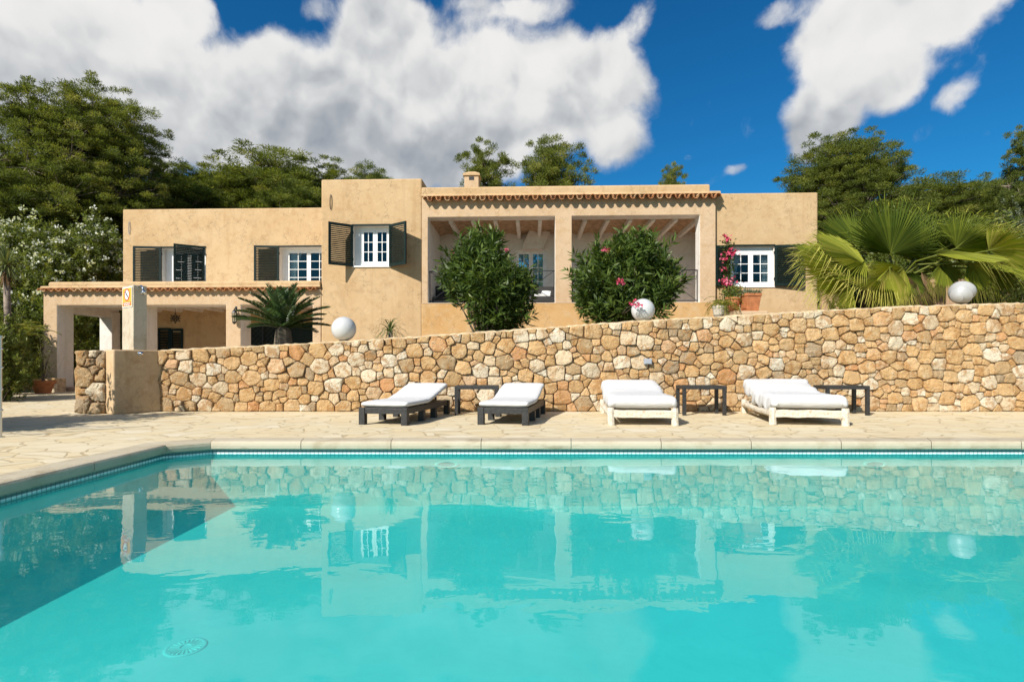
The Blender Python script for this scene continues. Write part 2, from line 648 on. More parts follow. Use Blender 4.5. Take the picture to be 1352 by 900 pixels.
def leaves(P, D, L, W, bend=.15, mid=.45, rng=RNG):
    """lanceolate quads: P base (n,3), D direction (n,3), L, W arrays"""
    n = len(P)
    D = unit(D)
    rnd = rng.normal(size=(n, 3))
    S = unit(np.cross(D, rnd))
    N = np.cross(D, S)
    L = np.broadcast_to(L, (n,))[:, None]
    W = np.broadcast_to(W, (n,))[:, None]
    V = np.empty((n, 4, 3))
    V[:, 0] = P
    V[:, 1] = P + D * L * mid + S * W * .5 + N * L * bend * .5
    V[:, 2] = P + D * L
    V[:, 3] = P + D * L * mid - S * W * .5 + N * L * bend * .5
    return V


def rand_dirs(n, rng=RNG):
    return unit(rng.normal(size=(n, 3)))


# ------------------------------------------------------------------ walls with openings
def grid_wall(mb, u0, u1, z0, z1, v0, v1, holes, mi=0, mi_reveal=0):
    us = sorted({u0, u1, *[h[0] for h in holes], *[h[1] for h in holes]})
    zs = sorted({z0, z1, *[h[2] for h in holes], *[h[3] for h in holes]})
    us = [a for a in us if u0 <= a <= u1]
    zs = [a for a in zs if z0 <= a <= z1]

    def solid(i, j):
        if i < 0 or j < 0 or i >= len(us) - 1 or j >= len(zs) - 1:
            return None
        uc, zc = (us[i] + us[i + 1]) / 2, (zs[j] + zs[j + 1]) / 2
        return not any(h[0] < uc < h[1] and h[2] < zc < h[3] for h in holes)
    for i in range(len(us) - 1):
        for j in range(len(zs) - 1):
            if not solid(i, j):
                continue
            a, b, c, d = us[i], us[i + 1], zs[j], zs[j + 1]
            mb.add([(a, v0, c), (b, v0, c), (b, v0, d), (a, v0, d)], [(0, 1, 2, 3)], mi=mi)
            mb.add([(a, v1, c), (b, v1, c), (b, v1, d), (a, v1, d)], [(3, 2, 1, 0)], mi=mi)
            for (di, dj, q) in ((-1, 0, [(a, v0, c), (a, v0, d), (a, v1, d), (a, v1, c)]), (1, 0, [(b, v0, c), (b, v1, c), (b, v1, d), (b, v0, d)]),
                                (0, -1, [(a, v0, c), (a, v1, c), (b, v1, c), (b, v0, c)]), (0, 1, [(a, v0, d), (b, v0, d), (b, v1, d), (a, v1, d)])):
                s = solid(i + di, j + dj)
                if s is True:
                    continue
                mb.add(q, [(0, 1, 2, 3)], mi=(mi if s is None else mi_reveal))


# ------------------------------------------------------------------ terrain
PX0, PX1, PY0, PY1 = -4.03, 9.5, .9, 6.92      # pool inner edge of the coping
WATER_Z = -.15
FLOOR_Z = -.80


def smooth(a, b, x):
    t = np.clip((x - a) / (b - a), 0, 1)
    return t * t * (3 - 2 * t)


def terrain(x, y):
    x = np.asarray(x, dtype=float)
    y = np.asarray(y, dtype=float)
    start = 25 - 6 * smooth(-16, -24, x) - 4 * smooth(11, 16, x)
    rise = np.maximum(0, y - start)
    z = 15 * (1 - np.exp(-rise / 34.0)) * 1.15
    z *= (.8 + .5 * smooth(-2, -30, x))
    z += 1.0 * smooth(0, 6, rise) * np.sin(x * .17 + 1) * .6
    z += 1.9 * smooth(10.3, 12.0, x) * smooth(11.5, 14.5, y)
    z *= smooth(420, 120, y) * .7 + .3
    return z - .03


def build_ground():
    xs = np.unique(np.concatenate([np.linspace(-700, -60, 14), np.arange(-60, 60.1, 1.25), np.linspace(60, 700, 14), [PX0, PX1]]))
    ys = np.unique(np.concatenate([np.linspace(-300, -20, 8), np.arange(-20, 100, 1.25), np.linspace(100, 900, 20), [PY0, PY1]]))
    X, Y = np.meshgrid(xs, ys)
    Zg = terrain(X, Y)
    nx = len(xs)
    verts = np.stack([X, Y, Zg], -1).reshape(-1, 3)
    faces = []
    for j in range(len(ys) - 1):
        for i in range(nx - 1):
            xc, yc = (xs[i] + xs[i + 1]) / 2, (ys[j] + ys[j + 1]) / 2
            if PX0 - 1.4 < xc < PX1 + 1.4 and PY0 - 1.4 < yc < PY1 + 1.4:
                continue
            a = j * nx + i
            faces.append((a, a + 1, a + nx + 1, a + nx))
    mb = MB()
    mb.add(verts, faces)
    struct(mb.build('ground', GROUND, smooth=True))


build_ground()

# ------------------------------------------------------------------ pool
CH = .36  # cut corner
IN = [(PX0, PY0), (PX1, PY0), (PX1, PY1), (PX0 + CH, PY1), (PX0, PY1 - CH * .8)]


def offset_poly(poly, d):
    """outward offset of a ccw polygon"""
    n = len(poly)
    out = []
    for i in range(n):
        p0, p1, p2 = Vector(poly[i - 1]), Vector(poly[i]), Vector(poly[(i + 1) % n])
        e1, e2 = (p1 - p0).normalized(), (p2 - p1).normalized()
        n1, n2 = Vector((e1.y, -e1.x)), Vector((e2.y, -e2.x))
        b = (n1 + n2).normalized()
        out.append(tuple(p1 + b * d / max(.3, b.dot(n1))))
    return out


def build_pool():
    wallp = offset_poly(IN, .06)
    n = len(wallp)
    mb = MB()
    zt, zm, zb = -.1, -.19, FLOOR_Z
    for i in range(n):
        a, b = wallp[i], wallp[(i + 1) % n]
        mb.add([(*a, zm), (*b, zm), (*b, zt), (*a, zt)], [(0, 1, 2, 3)], mi=1)
        mb.add([(*a, zb), (*b, zb), (*b, zm), (*a, zm)], [(0, 1, 2, 3)], mi=0)
    mb.add([(*a, zb) for a in wallp], [tuple(range(n))], mi=2)
    struct(mb.build('pool_basin', [BASINW, MOSAIC, BASIN], recalc=False))
    w = MB()
    # water sheet, lapping 5 mm short of the walls
    wp = offset_poly(IN, .056)
    w.add([(*a, WATER_Z) for a in wp], [tuple(range(n))])
    struct(w.build('water', WATER, recalc=False))
    # coping blocks with rounded nose
    c = MB()
    outp = offset_poly(IN, .34)
    rg = random.Random(3)
    nose = [(0.34, .004), (.06, .006), (.022, 0.0), (.004, -.018), (0, -.05), (.006, -.086), (.02, -.1), (.34, -.1)]
    for i in range(n):
        a0, b0 = Vector(IN[i]), Vector(IN[(i + 1) % n])
        a1, b1 = Vector(outp[i]), Vector(outp[(i + 1) % n])
        L = (b0 - a0).length
        k = max(1, round(L / 1.12))
        for j in range(k):
            s, e = j / k, (j + 1) / k
            g = .004 / L
            s2, e2 = s + (g if j else g * .5), e - (g if j < k - 1 else g * .5)
            ends = []
            for q in (s2, e2):
                inn, out = a0.lerp(b0, q), a1.lerp(b1, q)
                ends.append([(*(inn.lerp(out, pf / .34)), pz) for pf, pz in nose])
            m = len(nose)
            dz = rg.uniform(-.002, .002)
            vs = [(x, y, z + dz) for x, y, z in ends[0] + ends[1]]
            fs = [(q, q + 1, m + q + 1, m + q) for q in range(m - 1)] + [(m - 1, 0, m, 2 * m - 1), tuple(range(m - 1, -1, -1)), tuple(range(m, 2 * m))]
            c.add(vs, fs, tint=rg.random())
    struct(c.build('pool_coping', COPE, smooth=False))
    # deck sheet with the pool cut out
    d = MB()
    xs = [-34, outp[0][0], outp[1][0], 30]
    far = 11.5
    ring = [(-34, -8), (30, -8), (30, far), (-34, far)]
    o0, o1, o2, o3, o4 = outp
    pts = [(*q, 0) for q in [(-34, -8), (30, -8), (30, far), (-34, far), o0, o1, o2, o3, o4, (-34, 19.6), (-6.5, 19.6), (-6.5, far)]]
    d.add(pts, [(0, 1, 5, 4), (1, 2, 6, 5), (2, 11, 7, 6), (11, 3, 8, 7), (3, 0, 4, 8), (3, 11, 10, 9)])
    struct(d.build('pool_deck', DECK, recalc=False))


build_pool()


def pool_fittings():
    for k, (px, lab) in enumerate(((590, 'oval white inlet ring in the far pool wall, left of the two'), (1155, 'oval white inlet ring in the far pool wall, right of the two'))):
        y = PY1 + .06
        x = (px - CX) / F * y
        r = empty('pool_inlet', lab, 'pool fitting', (x, y, -.285), 0, 'inlet rings in the pool wall')
        mb = MB()
        n = 28
        for ring in range(1):
            vs = []
            for s, yy in ((1, 0), (1, -.012), (.72, -.016), (.68, -.002)):
                vs += [(.15 * s * math.cos(2 * math.pi * q / n), yy, .042 * s * math.sin(2 * math.pi * q / n)) for q in range(n)]
            fs = [(a * n + q, a * n + (q + 1) % n, (a + 1) * n + (q + 1) % n, (a + 1) * n + q) for a in range(3) for q in range(n)]
            mb.add(vs, fs)
        mb.build('ring', WPAINT, r, smooth=True)
        m2 = MB()
        m2.add([(.104 * math.cos(2 * math.pi * q / n), -.004, .029 * math.sin(2 * math.pi * q / n)) for q in range(n)], [tuple(range(n))])
        m2.build('plate', GREYPL, r)
    hc = EYE - FLOOR_Z
    dd = F * hc / (854 - HY)
    r = empty('floor_drain', 'round slotted drain grate on the pool floor', 'drain', ((245 - CX) / F * dd, dd, FLOOR_Z))
    mb = MB()
    mb.lathe([(.122, .001), (.12, .004), (.10, .005), (.096, .002)], 32)
    mb.build('rim', BASIN, r, smooth=True)
    m2 = MB()
    for k in range(20):
        M = Matrix.Rotation(2 * math.pi * k / 20, 4, 'Z')
        m2.box((.03, -.005, .002), (.094, .005, .0065), M)
    m2.build('grate', WPAINT, r)


pool_fittings()


# ------------------------------------------------------------------ dry stone walling
def clip(poly, p, nrm):
    out = []
    n = len(poly)
    for i in range(n):
        a, b = poly[i], poly[(i + 1) % n]
        da = (a[0] - p[0]) * nrm[0] + (a[1] - p[1]) * nrm[1]
        db = (b[0] - p[0]) * nrm[0] + (b[1] - p[1]) * nrm[1]
        if da <= 0:
            out.append(a)
        if (da < 0 < db) or (db < 0 < da):
            t = da / (da - db)
            out.append((a[0] + (b[0] - a[0]) * t, a[1] + (b[1] - a[1]) * t))
    return out


def stone_face(mb, x0, x1, top, seed, size=.15, M=None, depth=.055, gap=.011, tmap=None):
    """field stones in the plane (x, z), bulging towards -y"""
    rg = np.random.default_rng(seed)
    zmax = max(top(x) for x in np.linspace(x0, x1, 60))
    S, Rr = [], []
    grid = {}
    cs = size * 1.8
    tries = int((x1 - x0) * zmax / (size * size) * 60)
    for t in range(tries):
        frac = t / tries
        r = size * (rg.uniform(1.4, 1.9) if frac < .05 else rg.uniform(.85, 1.3) if frac < .4 else rg.uniform(.42, .85))
        x, z = rg.uniform(x0, x1), rg.uniform(0, zmax)
        if z > top(x) - r * .45 or z < r * .3:
            continue
        ok = True
        gi, gj = int(x / cs), int(z / cs)
        for i in range(gi - 2, gi + 3):
            for j in range(gj - 2, gj + 3):
                for q in grid.get((i, j), ()):
                    dx, dz = (x - S[q][0]) / 1.18, z - S[q][1]
                    if dx * dx + dz * dz < (.74 * (r + Rr[q])) ** 2:
                        ok = False
                        break
                if not ok:
                    break
            if not ok:
                break
        if ok:
            grid.setdefault((gi, gj), []).append(len(S))
            S.append((x, z))
            Rr.append(r)
    S = np.array(S)
    Rr = np.array(Rr)
    T = S / np.array([1.18, 1.0])
    for i in range(len(S)):
        d2 = ((T - T[i]) ** 2).sum(1)
        nb = np.argsort(d2)[1:22]
        c = T[i]
        xa, xb = x0 / 1.18, x1 / 1.18
        poly = [(max(xa, c[0] - .6), max(0.004, c[1] - .6)), (min(xb, c[0] + .6), max(0.004, c[1] - .6)), (min(xb, c[0] + .6), c[1] + .6), (max(xa, c[0] - .6), c[1] + .6)]
        # clip by the sloping wall top
        xt = S[i][0]
        sl = (top(min(xt + .1, x1)) - top(max(xt - .1, x0))) / .2
        tn = np.array([-sl * 1.18, 1.0])
        tn /= np.linalg.norm(tn)
        poly = clip(poly, (c[0], top(xt) - .012), tn)
        for j in nb:
            dv = T[j] - c
            L = math.sqrt(d2[j])
            if L < 1e-6:
                continue
            k = .5 + .45 * (Rr[i] ** 2 - Rr[j] ** 2) / (2 * L * L)
            k = min(.85, max(.15, k))
            g = gap * rg.uniform(.6, 1.25)
            pt = c + dv * k - dv / L * g
            nv = np.sign(dv) * np.abs(dv / L) ** 1.9
            poly = clip(poly, pt, nv / np.linalg.norm(nv))
            if len(poly) < 3:
                break
        if len(poly) < 3:
            continue
        P = np.array(poly) * np.array([1.18, 1.0])
        # ragged joints: split long edges and knock the corners about
        Pn = []
        for q in range(len(P)):
            a_, b_ = P[q], P[(q + 1) % len(P)]
            Pn.append(a_)
            el = float(np.linalg.norm(b_ - a_))
            if el > .10:
                Pn.append(a_ + (b_ - a_) * rg.uniform(.35, .65))
        P = np.array(Pn)
        cen = P.mean(0)
        P = P + (cen - P) * rg.uniform(0, .05, (len(P), 1)) + rg.normal(size=P.shape) * .003
        # round the corners a little
        for it in range(2):
            Q = np.roll(P, -1, 0)
            w = .12 if it == 0 else .25
            P = np.stack([P * (1 - w) + Q * w, P * w + Q * (1 - w)], 1).reshape(-1, 2)
        ctr = P.mean(0)
        ext = P.max(0) - P.min(0)
        if min(ext) < .035:
            continue
        n = len(P)
        dp = depth * rg.uniform(.5, 1.15) * min(1, .45 + min(ext) / .3)
        tilt = rg.uniform(-.2, .2, 2)
        bumps = [(rg.uniform(0, 6.28), rg.uniform(.6, 1.8)) for _ in range(3)]
        vs = []
        ang = np.arctan2(P[:, 1] - ctr[1], P[:, 0] - ctr[0])
        rw = 1 + .025 * np.sin(3 * ang + bumps[0][0]) + .02 * np.sin(5 * ang + bumps[1][0])
        for s, yy in ((1.0, .06), (.998, -.12), (.982, -.74), (.92, -.95), (.5, -1.0)):
            pts = ctr + (P - ctr) * s * (rw[:, None] if s < .99 else 1)
            jag = rg.normal(size=n) * dp * .10
            rel = pts - ctr
            y = np.where(yy > 0, yy, yy * dp) + (jag if yy < -.5 else 0)
            yv = y + (rel @ tilt) * (1 if yy < 0 else 0) + (dp * .16 * np.sin(2 * ang + bumps[2][0]) * (1 if yy < -.3 else 0))
            vs += [(a[0], float(b), a[1]) for a, b in zip(pts, np.broadcast_to(yv, (n,)))]
        vs.append((ctr[0], -dp * rg.uniform(.85, 1.08), ctr[1]))
        fs = []
        for a in range(4):
            for q in range(n):
                fs.append((a * n + q, a * n + (q + 1) % n, (a + 1) * n + (q + 1) % n, (a + 1) * n + q))
        for q in range(n):
            fs.append((4 * n + q, 4 * n + (q + 1) % n, 5 * n))
        t = float(rg.random()) if tmap is None else tmap(S[i][0], S[i][1], rg)
        if M is not None:
            vs = [M @ Vector(q) for q in vs]
        mb.add(vs, fs, tint=t)


WD = 11.3
TOPX = [(213, 462), (330, 457), (424, 452), (520, 446), (640, 438), (730, 432), (830, 424), (945, 418), (1080, 410), (1200, 404), (1352, 400), (1700, 396)]
TX = [(a - CX) / F * WD for a, b in TOPX]
TZ = [EYE + (HY - b) / F * WD for a, b in TOPX]


def wtop(x):
    return float(np.interp(x, TX, TZ))


def build_wall():
    x0, x1 = TX[0] - .05, 13.5
    r = empty('stone_wall', 'long honey coloured dry stone retaining wall rising to the right behind the loungers', 'wall', (0, WD, 0))
    st = MB()

    def tm(x, z, rg):
        a = rg.random()
        if z > wtop(x) - .16:
            a = rg.choice([.05, .1, .82, .9, .3, .5, .15])
        return float(a)
    stone_face(st, x0, x1, wtop, 5, .116, depth=.038, gap=.0045, tmap=tm)
    st.build('stones', STONE, r, smooth=True, recalc=False)
    co = MB()
    xs = np.linspace(x0, x1, 60)
    n = len(xs)
    vs = []
    for x in xs:
        t = wtop(x)
        vs += [(x, .05, -.05), (x, .05, t - .03), (x, .42, t - .03), (x, .42, -.05)]
    fs = []
    for i in range(n - 1):
        for k in range(4):
            fs.append((4 * i + k, 4 * i + (k + 1) % 4, 4 * i + 4 + (k + 1) % 4, 4 * i + 4 + k))
    fs += [(3, 2, 1, 0), (4 * n - 4, 4 * n - 3, 4 * n - 2, 4 * n - 1)]
    co.add(vs, fs)
    co.build('core', MORTAR, r)
    cap = MB()
    vs = []
    rg = random.Random(4)
    xs = np.linspace(x0, x1, 260)
    n = len(xs)
    for x in xs:
        t = wtop(x) + rg.uniform(-.014, .010)
        f = -.012 + rg.uniform(-.018, .018)
        vs += [(x, f, t - .028), (x, f + .012, t - .002), (x, f + .05, t + .012), (x, .44, t + .012), (x, .44, t - .028)]
    fs = []
    for i in range(n - 1):
        for k in range(5):
            fs.append((5 * i + k, 5 * i + (k + 1) % 5, 5 * i + 5 + (k + 1) % 5, 5 * i + 5 + k))
    fs += [(4, 3, 2, 1, 0), tuple(5 * n - 5 + k for k in range(5))]
    cap.add(vs, fs)
    cap.build('capping', CAPM, r)
    # terrace soil held up by the wall
    te = MB()
    xs = np.linspace(-7.0, 13.5, 42)
    ys = [WD + .42, 13, 15, 17, 19.5]
    vs = []
    for y in ys:
        for x in xs:
            vs.append((x, y, wtop(x) - .09 if x > -6.3 else 0.2))
    nx = len(xs)
    fs = [(j * nx + i, j * nx + i + 1, (j + 1) * nx + i + 1, (j + 1) * nx + i) for j in range(len(ys) - 1) for i in range(nx - 1)]
    te.add(vs, fs)
    struct(te.build('terrace_ground', SOIL, smooth=True))
    # small grey junction box fixed to the wall
    p = at(855, 477, WD - .06)
    b = MB()
    b.box((p.x - .075, p.y - .05, p.z - .055), (p.x + .075, p.y + .05, p.z + .055))
    b.box((p.x - .062, p.y - .058, p.z - .043), (p.x + .062, p.y - .0505, p.z + .043))
    tag(b.build('junction_box', GREYPL, bevel=.008), 'small grey electrical box fixed to the stone wall above the cream lounger', 'electrical box')


build_wall()


# ------------------------------------------------------------------ outdoor shower
def build_shower():
    C0 = Vector((-7.46, 10.63, 0))
    rd = Vector((.582, .813, 0))
    ld = Vector((-.813, .582, 0))
    K = C0 + rd * .35 + ld * .05
    root = empty('outdoor_shower', 'plastered outdoor shower with a tall column, chrome head and orange warning sign on its face', 'shower', C0)

    def prism(mb, o, a, b, z0, z1):
        o = o - C0
        q = [o, o + a, o + a + b, o + b]
        vs = [(p.x, p.y, z0) for p in q] + [(p.x, p.y, z1) for p in q]
        mb.add(vs, [(0, 1, 5, 4), (1, 2, 6, 5), (2, 3, 7, 6), (3, 0, 4, 7), (4, 5, 6, 7), (3, 2, 1, 0)])
    m = MB()
    prism(m, C0, rd * .86, ld * .42, 0, 1.215)
    m.build('base_block', BLOCKST, root, bevel=.025)
    m = MB()
    prism(m, K, rd * .24, ld * .52, 1.212, 2.47)
    m.build('column', COLST, root, bevel=.012)
    # sign on the lit face
    sg = MB()
    A = K + ld * .035 - rd * .008 - C0
    w, h, z0 = .43, .37, 2.06

    def sq(mb, a0, a1, b0, b1, off, mi):
        q = []
        for a, b in ((a0, b0), (a1, b0), (a1, b1), (a0, b1)):
            p = A + ld * (w * a) - rd * off
            q.append((p.x, p.y, z0 + h * b))
        mb.add(q, [(0, 1, 2, 3)], mi=mi)

    def disc(mb, r_, off, mi, r0=0):
        n = 32
        o = A + ld * (w * .5) - rd * off
        vs = []
        for k in range(n):
            t = 2 * math.pi * k / n
            p = o + ld * (r_ * math.cos(t))
            vs.append((p.x, p.y, z0 + h * .63 + r_ * math.sin(t)))
        if r0:
            for k in range(n):
                t = 2 * math.pi * k / n
                p = o + ld * (r0 * math.cos(t))
                vs.append((p.x, p.y, z0 + h * .63 + r0 * math.sin(t)))
            mb.add(vs, [(k, (k + 1) % n, n + (k + 1) % n, n + k) for k in range(n)], mi=mi)
        else:
            mb.add(vs, [tuple(range(n))], mi=mi)
    so = material('sign_orange', color=(.80, .38, .05), rough=.5)
    sw = material('sign_white', color=(.78, .76, .72), rough=.5)
    sr = material('sign_red', color=(.62, .10, .03), rough=.5)
    sk = material('sign_dark', color=(.05, .05, .09), rough=.5)
    # thin backing board
    o0 = A
    q = [o0 - ld * .008, o0 + ld * (w + .008), o0 + ld * (w + .008) - rd * .004, o0 - ld * .008 - rd * .004]
    sg.add([(p.x, p.y, z0 - .01) for p in q] + [(p.x, p.y, z0 + h + .01) for p in q],
           [(0, 1, 5, 4), (1, 2, 6, 5), (2, 3, 7, 6), (3, 0, 4, 7), (4, 5, 6, 7), (3, 2, 1, 0)], mi=1)
    sq(sg, .02, .98, .02, .98, .006, 0)
    disc(sg, .115, .008, 1)
    disc(sg, .122, .010, 2, .094)
    # swimmer-like dark strokes and the slash
    o = A + ld * (w * .5) - rd * .012
    for (x0, y0, x1, y1, t, mi) in ((.072, .072, -.072, -.072, .011, 3), (-.05, -.02, .03, .0, .008, 3), (.01, .03, .045, .02, .012, 3)):
        dx, dy = x1 - x0, y1 - y0
        L = math.hypot(dx, dy)
        nx, ny = -dy / L * t, dx / L * t
        vs = []
        for a, b in ((x0 + nx, y0 + ny), (x1 + nx, y1 + ny), (x1 - nx, y1 - ny), (x0 - nx, y0 - ny)):
            p = o + ld * a
            vs.append((p.x, p.y, z0 + h * .63 + b))
        sg.add(vs, [(0, 1, 2, 3)], mi=mi)
        o = o - rd * .001
    sq(sg, .10, .90, .05, .24, .008, 2)
    for row, cuts in ((.185, (.16, .30, .33, .52, .55, .70, .73, .84)), (.095, (.20, .36, .40, .62, .66, .80))):
        for k in range(0, len(cuts), 2):
            sq(sg, cuts[k], cuts[k + 1], row - .022, row + .022, .010, 1)
    so_ = sg.build('warning_sign', [so, sw, sr, sk], root, recalc=False)
    so_['label'] = 'orange sign with a struck out red ring over a red text band'
    # chrome arm and head
    hd = MB()
    b = K + rd * .10 - C0
    nrm = Vector((.813, -.582, 0))
    p0 = b + Vector((0, 0, 2.44))
    pts = [p0, p0 + nrm * .05 + Vector((0, 0, .012)), p0 + nrm * .11 + Vector((0, 0, .008)), p0 + nrm * .16 + Vector((0, 0, -.03)), p0 + nrm * .185 + Vector((0, 0, -.075))]
    hd.tube(pts, [.016, .016, .016, .017, .02], 10)
    e = pts[-1]
    dv = (pts[-1] - pts[-2]).normalized()
    hd.tube([e, e + dv * .03, e + dv * .045, e + dv * .08], [.02, .026, .045, .05], 16)
    hd.build('shower_head', CHROME, root, smooth=True)
    tp = MB()
    b = C0 + rd * .45 - C0 + Vector((0, 0, 1.145))
    tp.tube([b - nrm * .01, b + nrm * .012], [.045, .045], 16)
    tp.tube([b, b + nrm * .05], [.022, .02], 12)
    tp.tube([b + nrm * .05, b + nrm * .085], [.034, .03], 12)
    tp.tube([b + nrm * .06, b + nrm * .065 + Vector((.03, .04, .02))], [.008, .007], 8)
    tp.build('tap', CHROME, root, smooth=True)
    # rough stone end of the wall beside it
    pr = empty('stone_pier', 'short rough grey stone pier beside the plastered shower block', 'pier', (-8.3, 10.86, 0))
    st = MB()
    stone_face(st, 0, .55, lambda x: 1.215, 17, .15, depth=.09, tmap=lambda x, z, rg: float(rg.choice([0, .04, .08, .2, .9])))
    M = Matrix.Rotation(R(-90), 4, 'Z') @ Matrix.Translation((-.55, 0, 0))
    stone_face(st, 0, .55, lambda x: 1.2, 19, .22, M=M, depth=.07, tmap=lambda x, z, rg: float(rg.choice([0, .04, .08, .2])))
    st.build('stones', STONE, pr, smooth=True, recalc=False)
    c = MB()
    c.box((.05, .05, -.02), (1.0, .52, 1.20))
    c.build('core', MORTAR, pr)


build_shower()


def build_rail():
    p = at(2, 578, 7.35)
    root = empty('steel_handrail', 'brushed steel handrail post with cross bars at the left edge of the pool deck', 'handrail', (p.x - .02, 7.35, 0))
    for k, dx in enumerate((0, -.55)):
        m = MB()
        m.tube([(dx, 0, 0), (dx, 0, 1.28)], .022, 14)
        m.lathe([(.05, 0), (.05, .008), (.03, .012)], 18, Matrix.Translation((dx, 0, 0)))
        m.lathe([(.024, 1.28), (.034, 1.285), (.034, 1.31), (.02, 1.315)], 16, Matrix.Translation((dx, 0, 0)))
        m.build('post', STEEL, root, smooth=False)
    for z in (.35, .62, .9, 1.14):
        m = MB()
        m.tube([(-.53, 0, z), (.035, 0, z)], .013, 10)
        m.build('bar', STEEL, root, smooth=True)


build_rail()


# ------------------------------------------------------------------ loungers and tables
def sweep_mattress(path, w, th, seed, wr=.0, droop=0.0, nx=22):
    """path [(y,z)] of the underside; rounded slab with soft wrinkles"""
    rg = np.random.default_rng(seed)
    # resample
    P = [Vector((0, a, b)) for a, b in path]
    L = [0]
    for i in range(1, len(P)):
        L.append(L[-1] + (P[i] - P[i - 1]).length)
    n = 44
    ys = np.interp(np.linspace(0, L[-1], n), L, [p.y for p in P])
    zs = np.interp(np.linspace(0, L[-1], n), L, [p.z for p in P])
    for _ in range(3):
        ys[1:-1] = (ys[:-2] + 2 * ys[1:-1] + ys[2:]) / 4
        zs[1:-1] = (zs[:-2] + 2 * zs[1:-1] + zs[2:]) / 4
    ph = rg.uniform(0, 6.28, 8)
    vs, fs = [], []
    m = 36
    for i in range(n):
        t = i / (n - 1)
        s_end = min(1, (min(t, 1 - t) * L[-1]) / (th * .5))
        er = math.sqrt(max(0, 1 - (1 - s_end) ** 2)) if s_end < 1 else 1
        dy, dz = ys[min(i + 1, n - 1)] - ys[max(i - 1, 0)], zs[min(i + 1, n - 1)] - zs[max(i - 1, 0)]
        q = math.hypot(dy, dz)
        ny, nz = -dz / q, dy / q
        for k in range(m):
            a = 2 * math.pi * k / m
            ca, sa = math.cos(a), math.sin(a)
            x = math.copysign(abs(ca) ** .28, ca) * (w / 2 - th * .2 * (1 - er))
            h = math.copysign(abs(sa) ** .55, sa) * th / 2 * (.25 + .75 * er)
            wrk = wr * (math.sin(9 * t * L[-1] + 3.1 * x + ph[0]) * .4 + math.sin(17 * x + 5 * t * L[-1] + ph[1]) * .35 + math.sin(23 * t * L[-1] - 11 * x + ph[2]) * .3)
            x += wrk * ca * .9
            h += wrk * (.6 if sa > 0 else .1)
            if droop and abs(ca) > .72 and sa < .1:
                h -= droop * (.6 + .4 * math.sin(13 * t * L[-1] + ph[3]) + .3 * math.sin(29 * t + ph[4]))
                x += math.copysign(.015 * math.sin(21 * t * L[-1] + ph[5]), ca)
            vs.append((x, ys[i] + ny * (h + th / 2), zs[i] + nz * (h + th / 2)))
    for i in range(n - 1):
        for k in range(m):
            fs.append((i * m + k, i * m + (k + 1) % m, (i + 1) * m + (k + 1) % m, (i + 1) * m + k))
    fs += [tuple(range(m - 1, -1, -1)), tuple((n - 1) * m + k for k in range(m))]
    mb = MB()
    mb.add(vs, fs)
    return mb


def dark_lounger(px, d, yaw, label):
    r = empty('sun_lounger', label, 'sun lounger', ((px - CX) / F * d, d, 0), -R(yaw), 'sun loungers along the pool')
    w, L, h = .80, 2.12, .268
    f = MB()
    f.box((-w / 2 + .10, .012, h - .095), (w / 2 - .10, .085, h - .004))
    f.box((-w / 2 + .10, L - .085, h - .095), (w / 2 - .10, L - .012, h - .004))
    for s in (-1, 1):
        x0, x1 = sorted((s * (w / 2 - .012), s * (w / 2 - .08)))
        f.box((x0, .105, h - .095), (x1, L - .105, h - .004))
    for k in range(9):
        y = .14 + k * .22
        f.box((-w / 2 + .085, y, h - .03), (w / 2 - .085, y + .10, h - .012))
    f.build('frame', BROWN, r, bevel=.004)
    for y in (0, .72, 1.30, L - .10):
        for s in (-1, 1):
            m = MB()
            x0, x1 = sorted((s * w / 2, s * (w / 2 - .098)))
            m.box((x0, y, 0), (x1, y + .10, h if y in (0, L - .10) else h - .097))
            m.build('leg', BROWN, r, bevel=.004)
    bk = MB()
    M = Matrix.Translation((0, 1.10, h)) @ Matrix.Rotation(R(13.5), 4, 'X')
    bk.box((-w / 2 + .1, 0, -.004), (w / 2 - .1, .86, .016), M)
    bk.box((-.25, .66, -.14), (-.22, .69, -.002), M)
    bk.box((.22, .66, -.14), (.25, .69, -.002), M)
    bk.build('backrest', BROWN, r)
    sweep_mattress([(.02, h + .005), (1.04, h + .005), (1.14, h + .026), (2.06, h + .026 + .92 * math.tan(R(13.5)))], w - .02, .09, int(px), .007).build('mattress', FABRIC, r, smooth=True)
    return r


dark_lounger(505, 8.78, 11.8, 'charcoal slatted lounger with a thin white mattress, the one farthest from the palm')
dark_lounger(663.5, 8.78, 10.6, 'charcoal lounger with a thin white mattress between the dark table and the cream loungers')


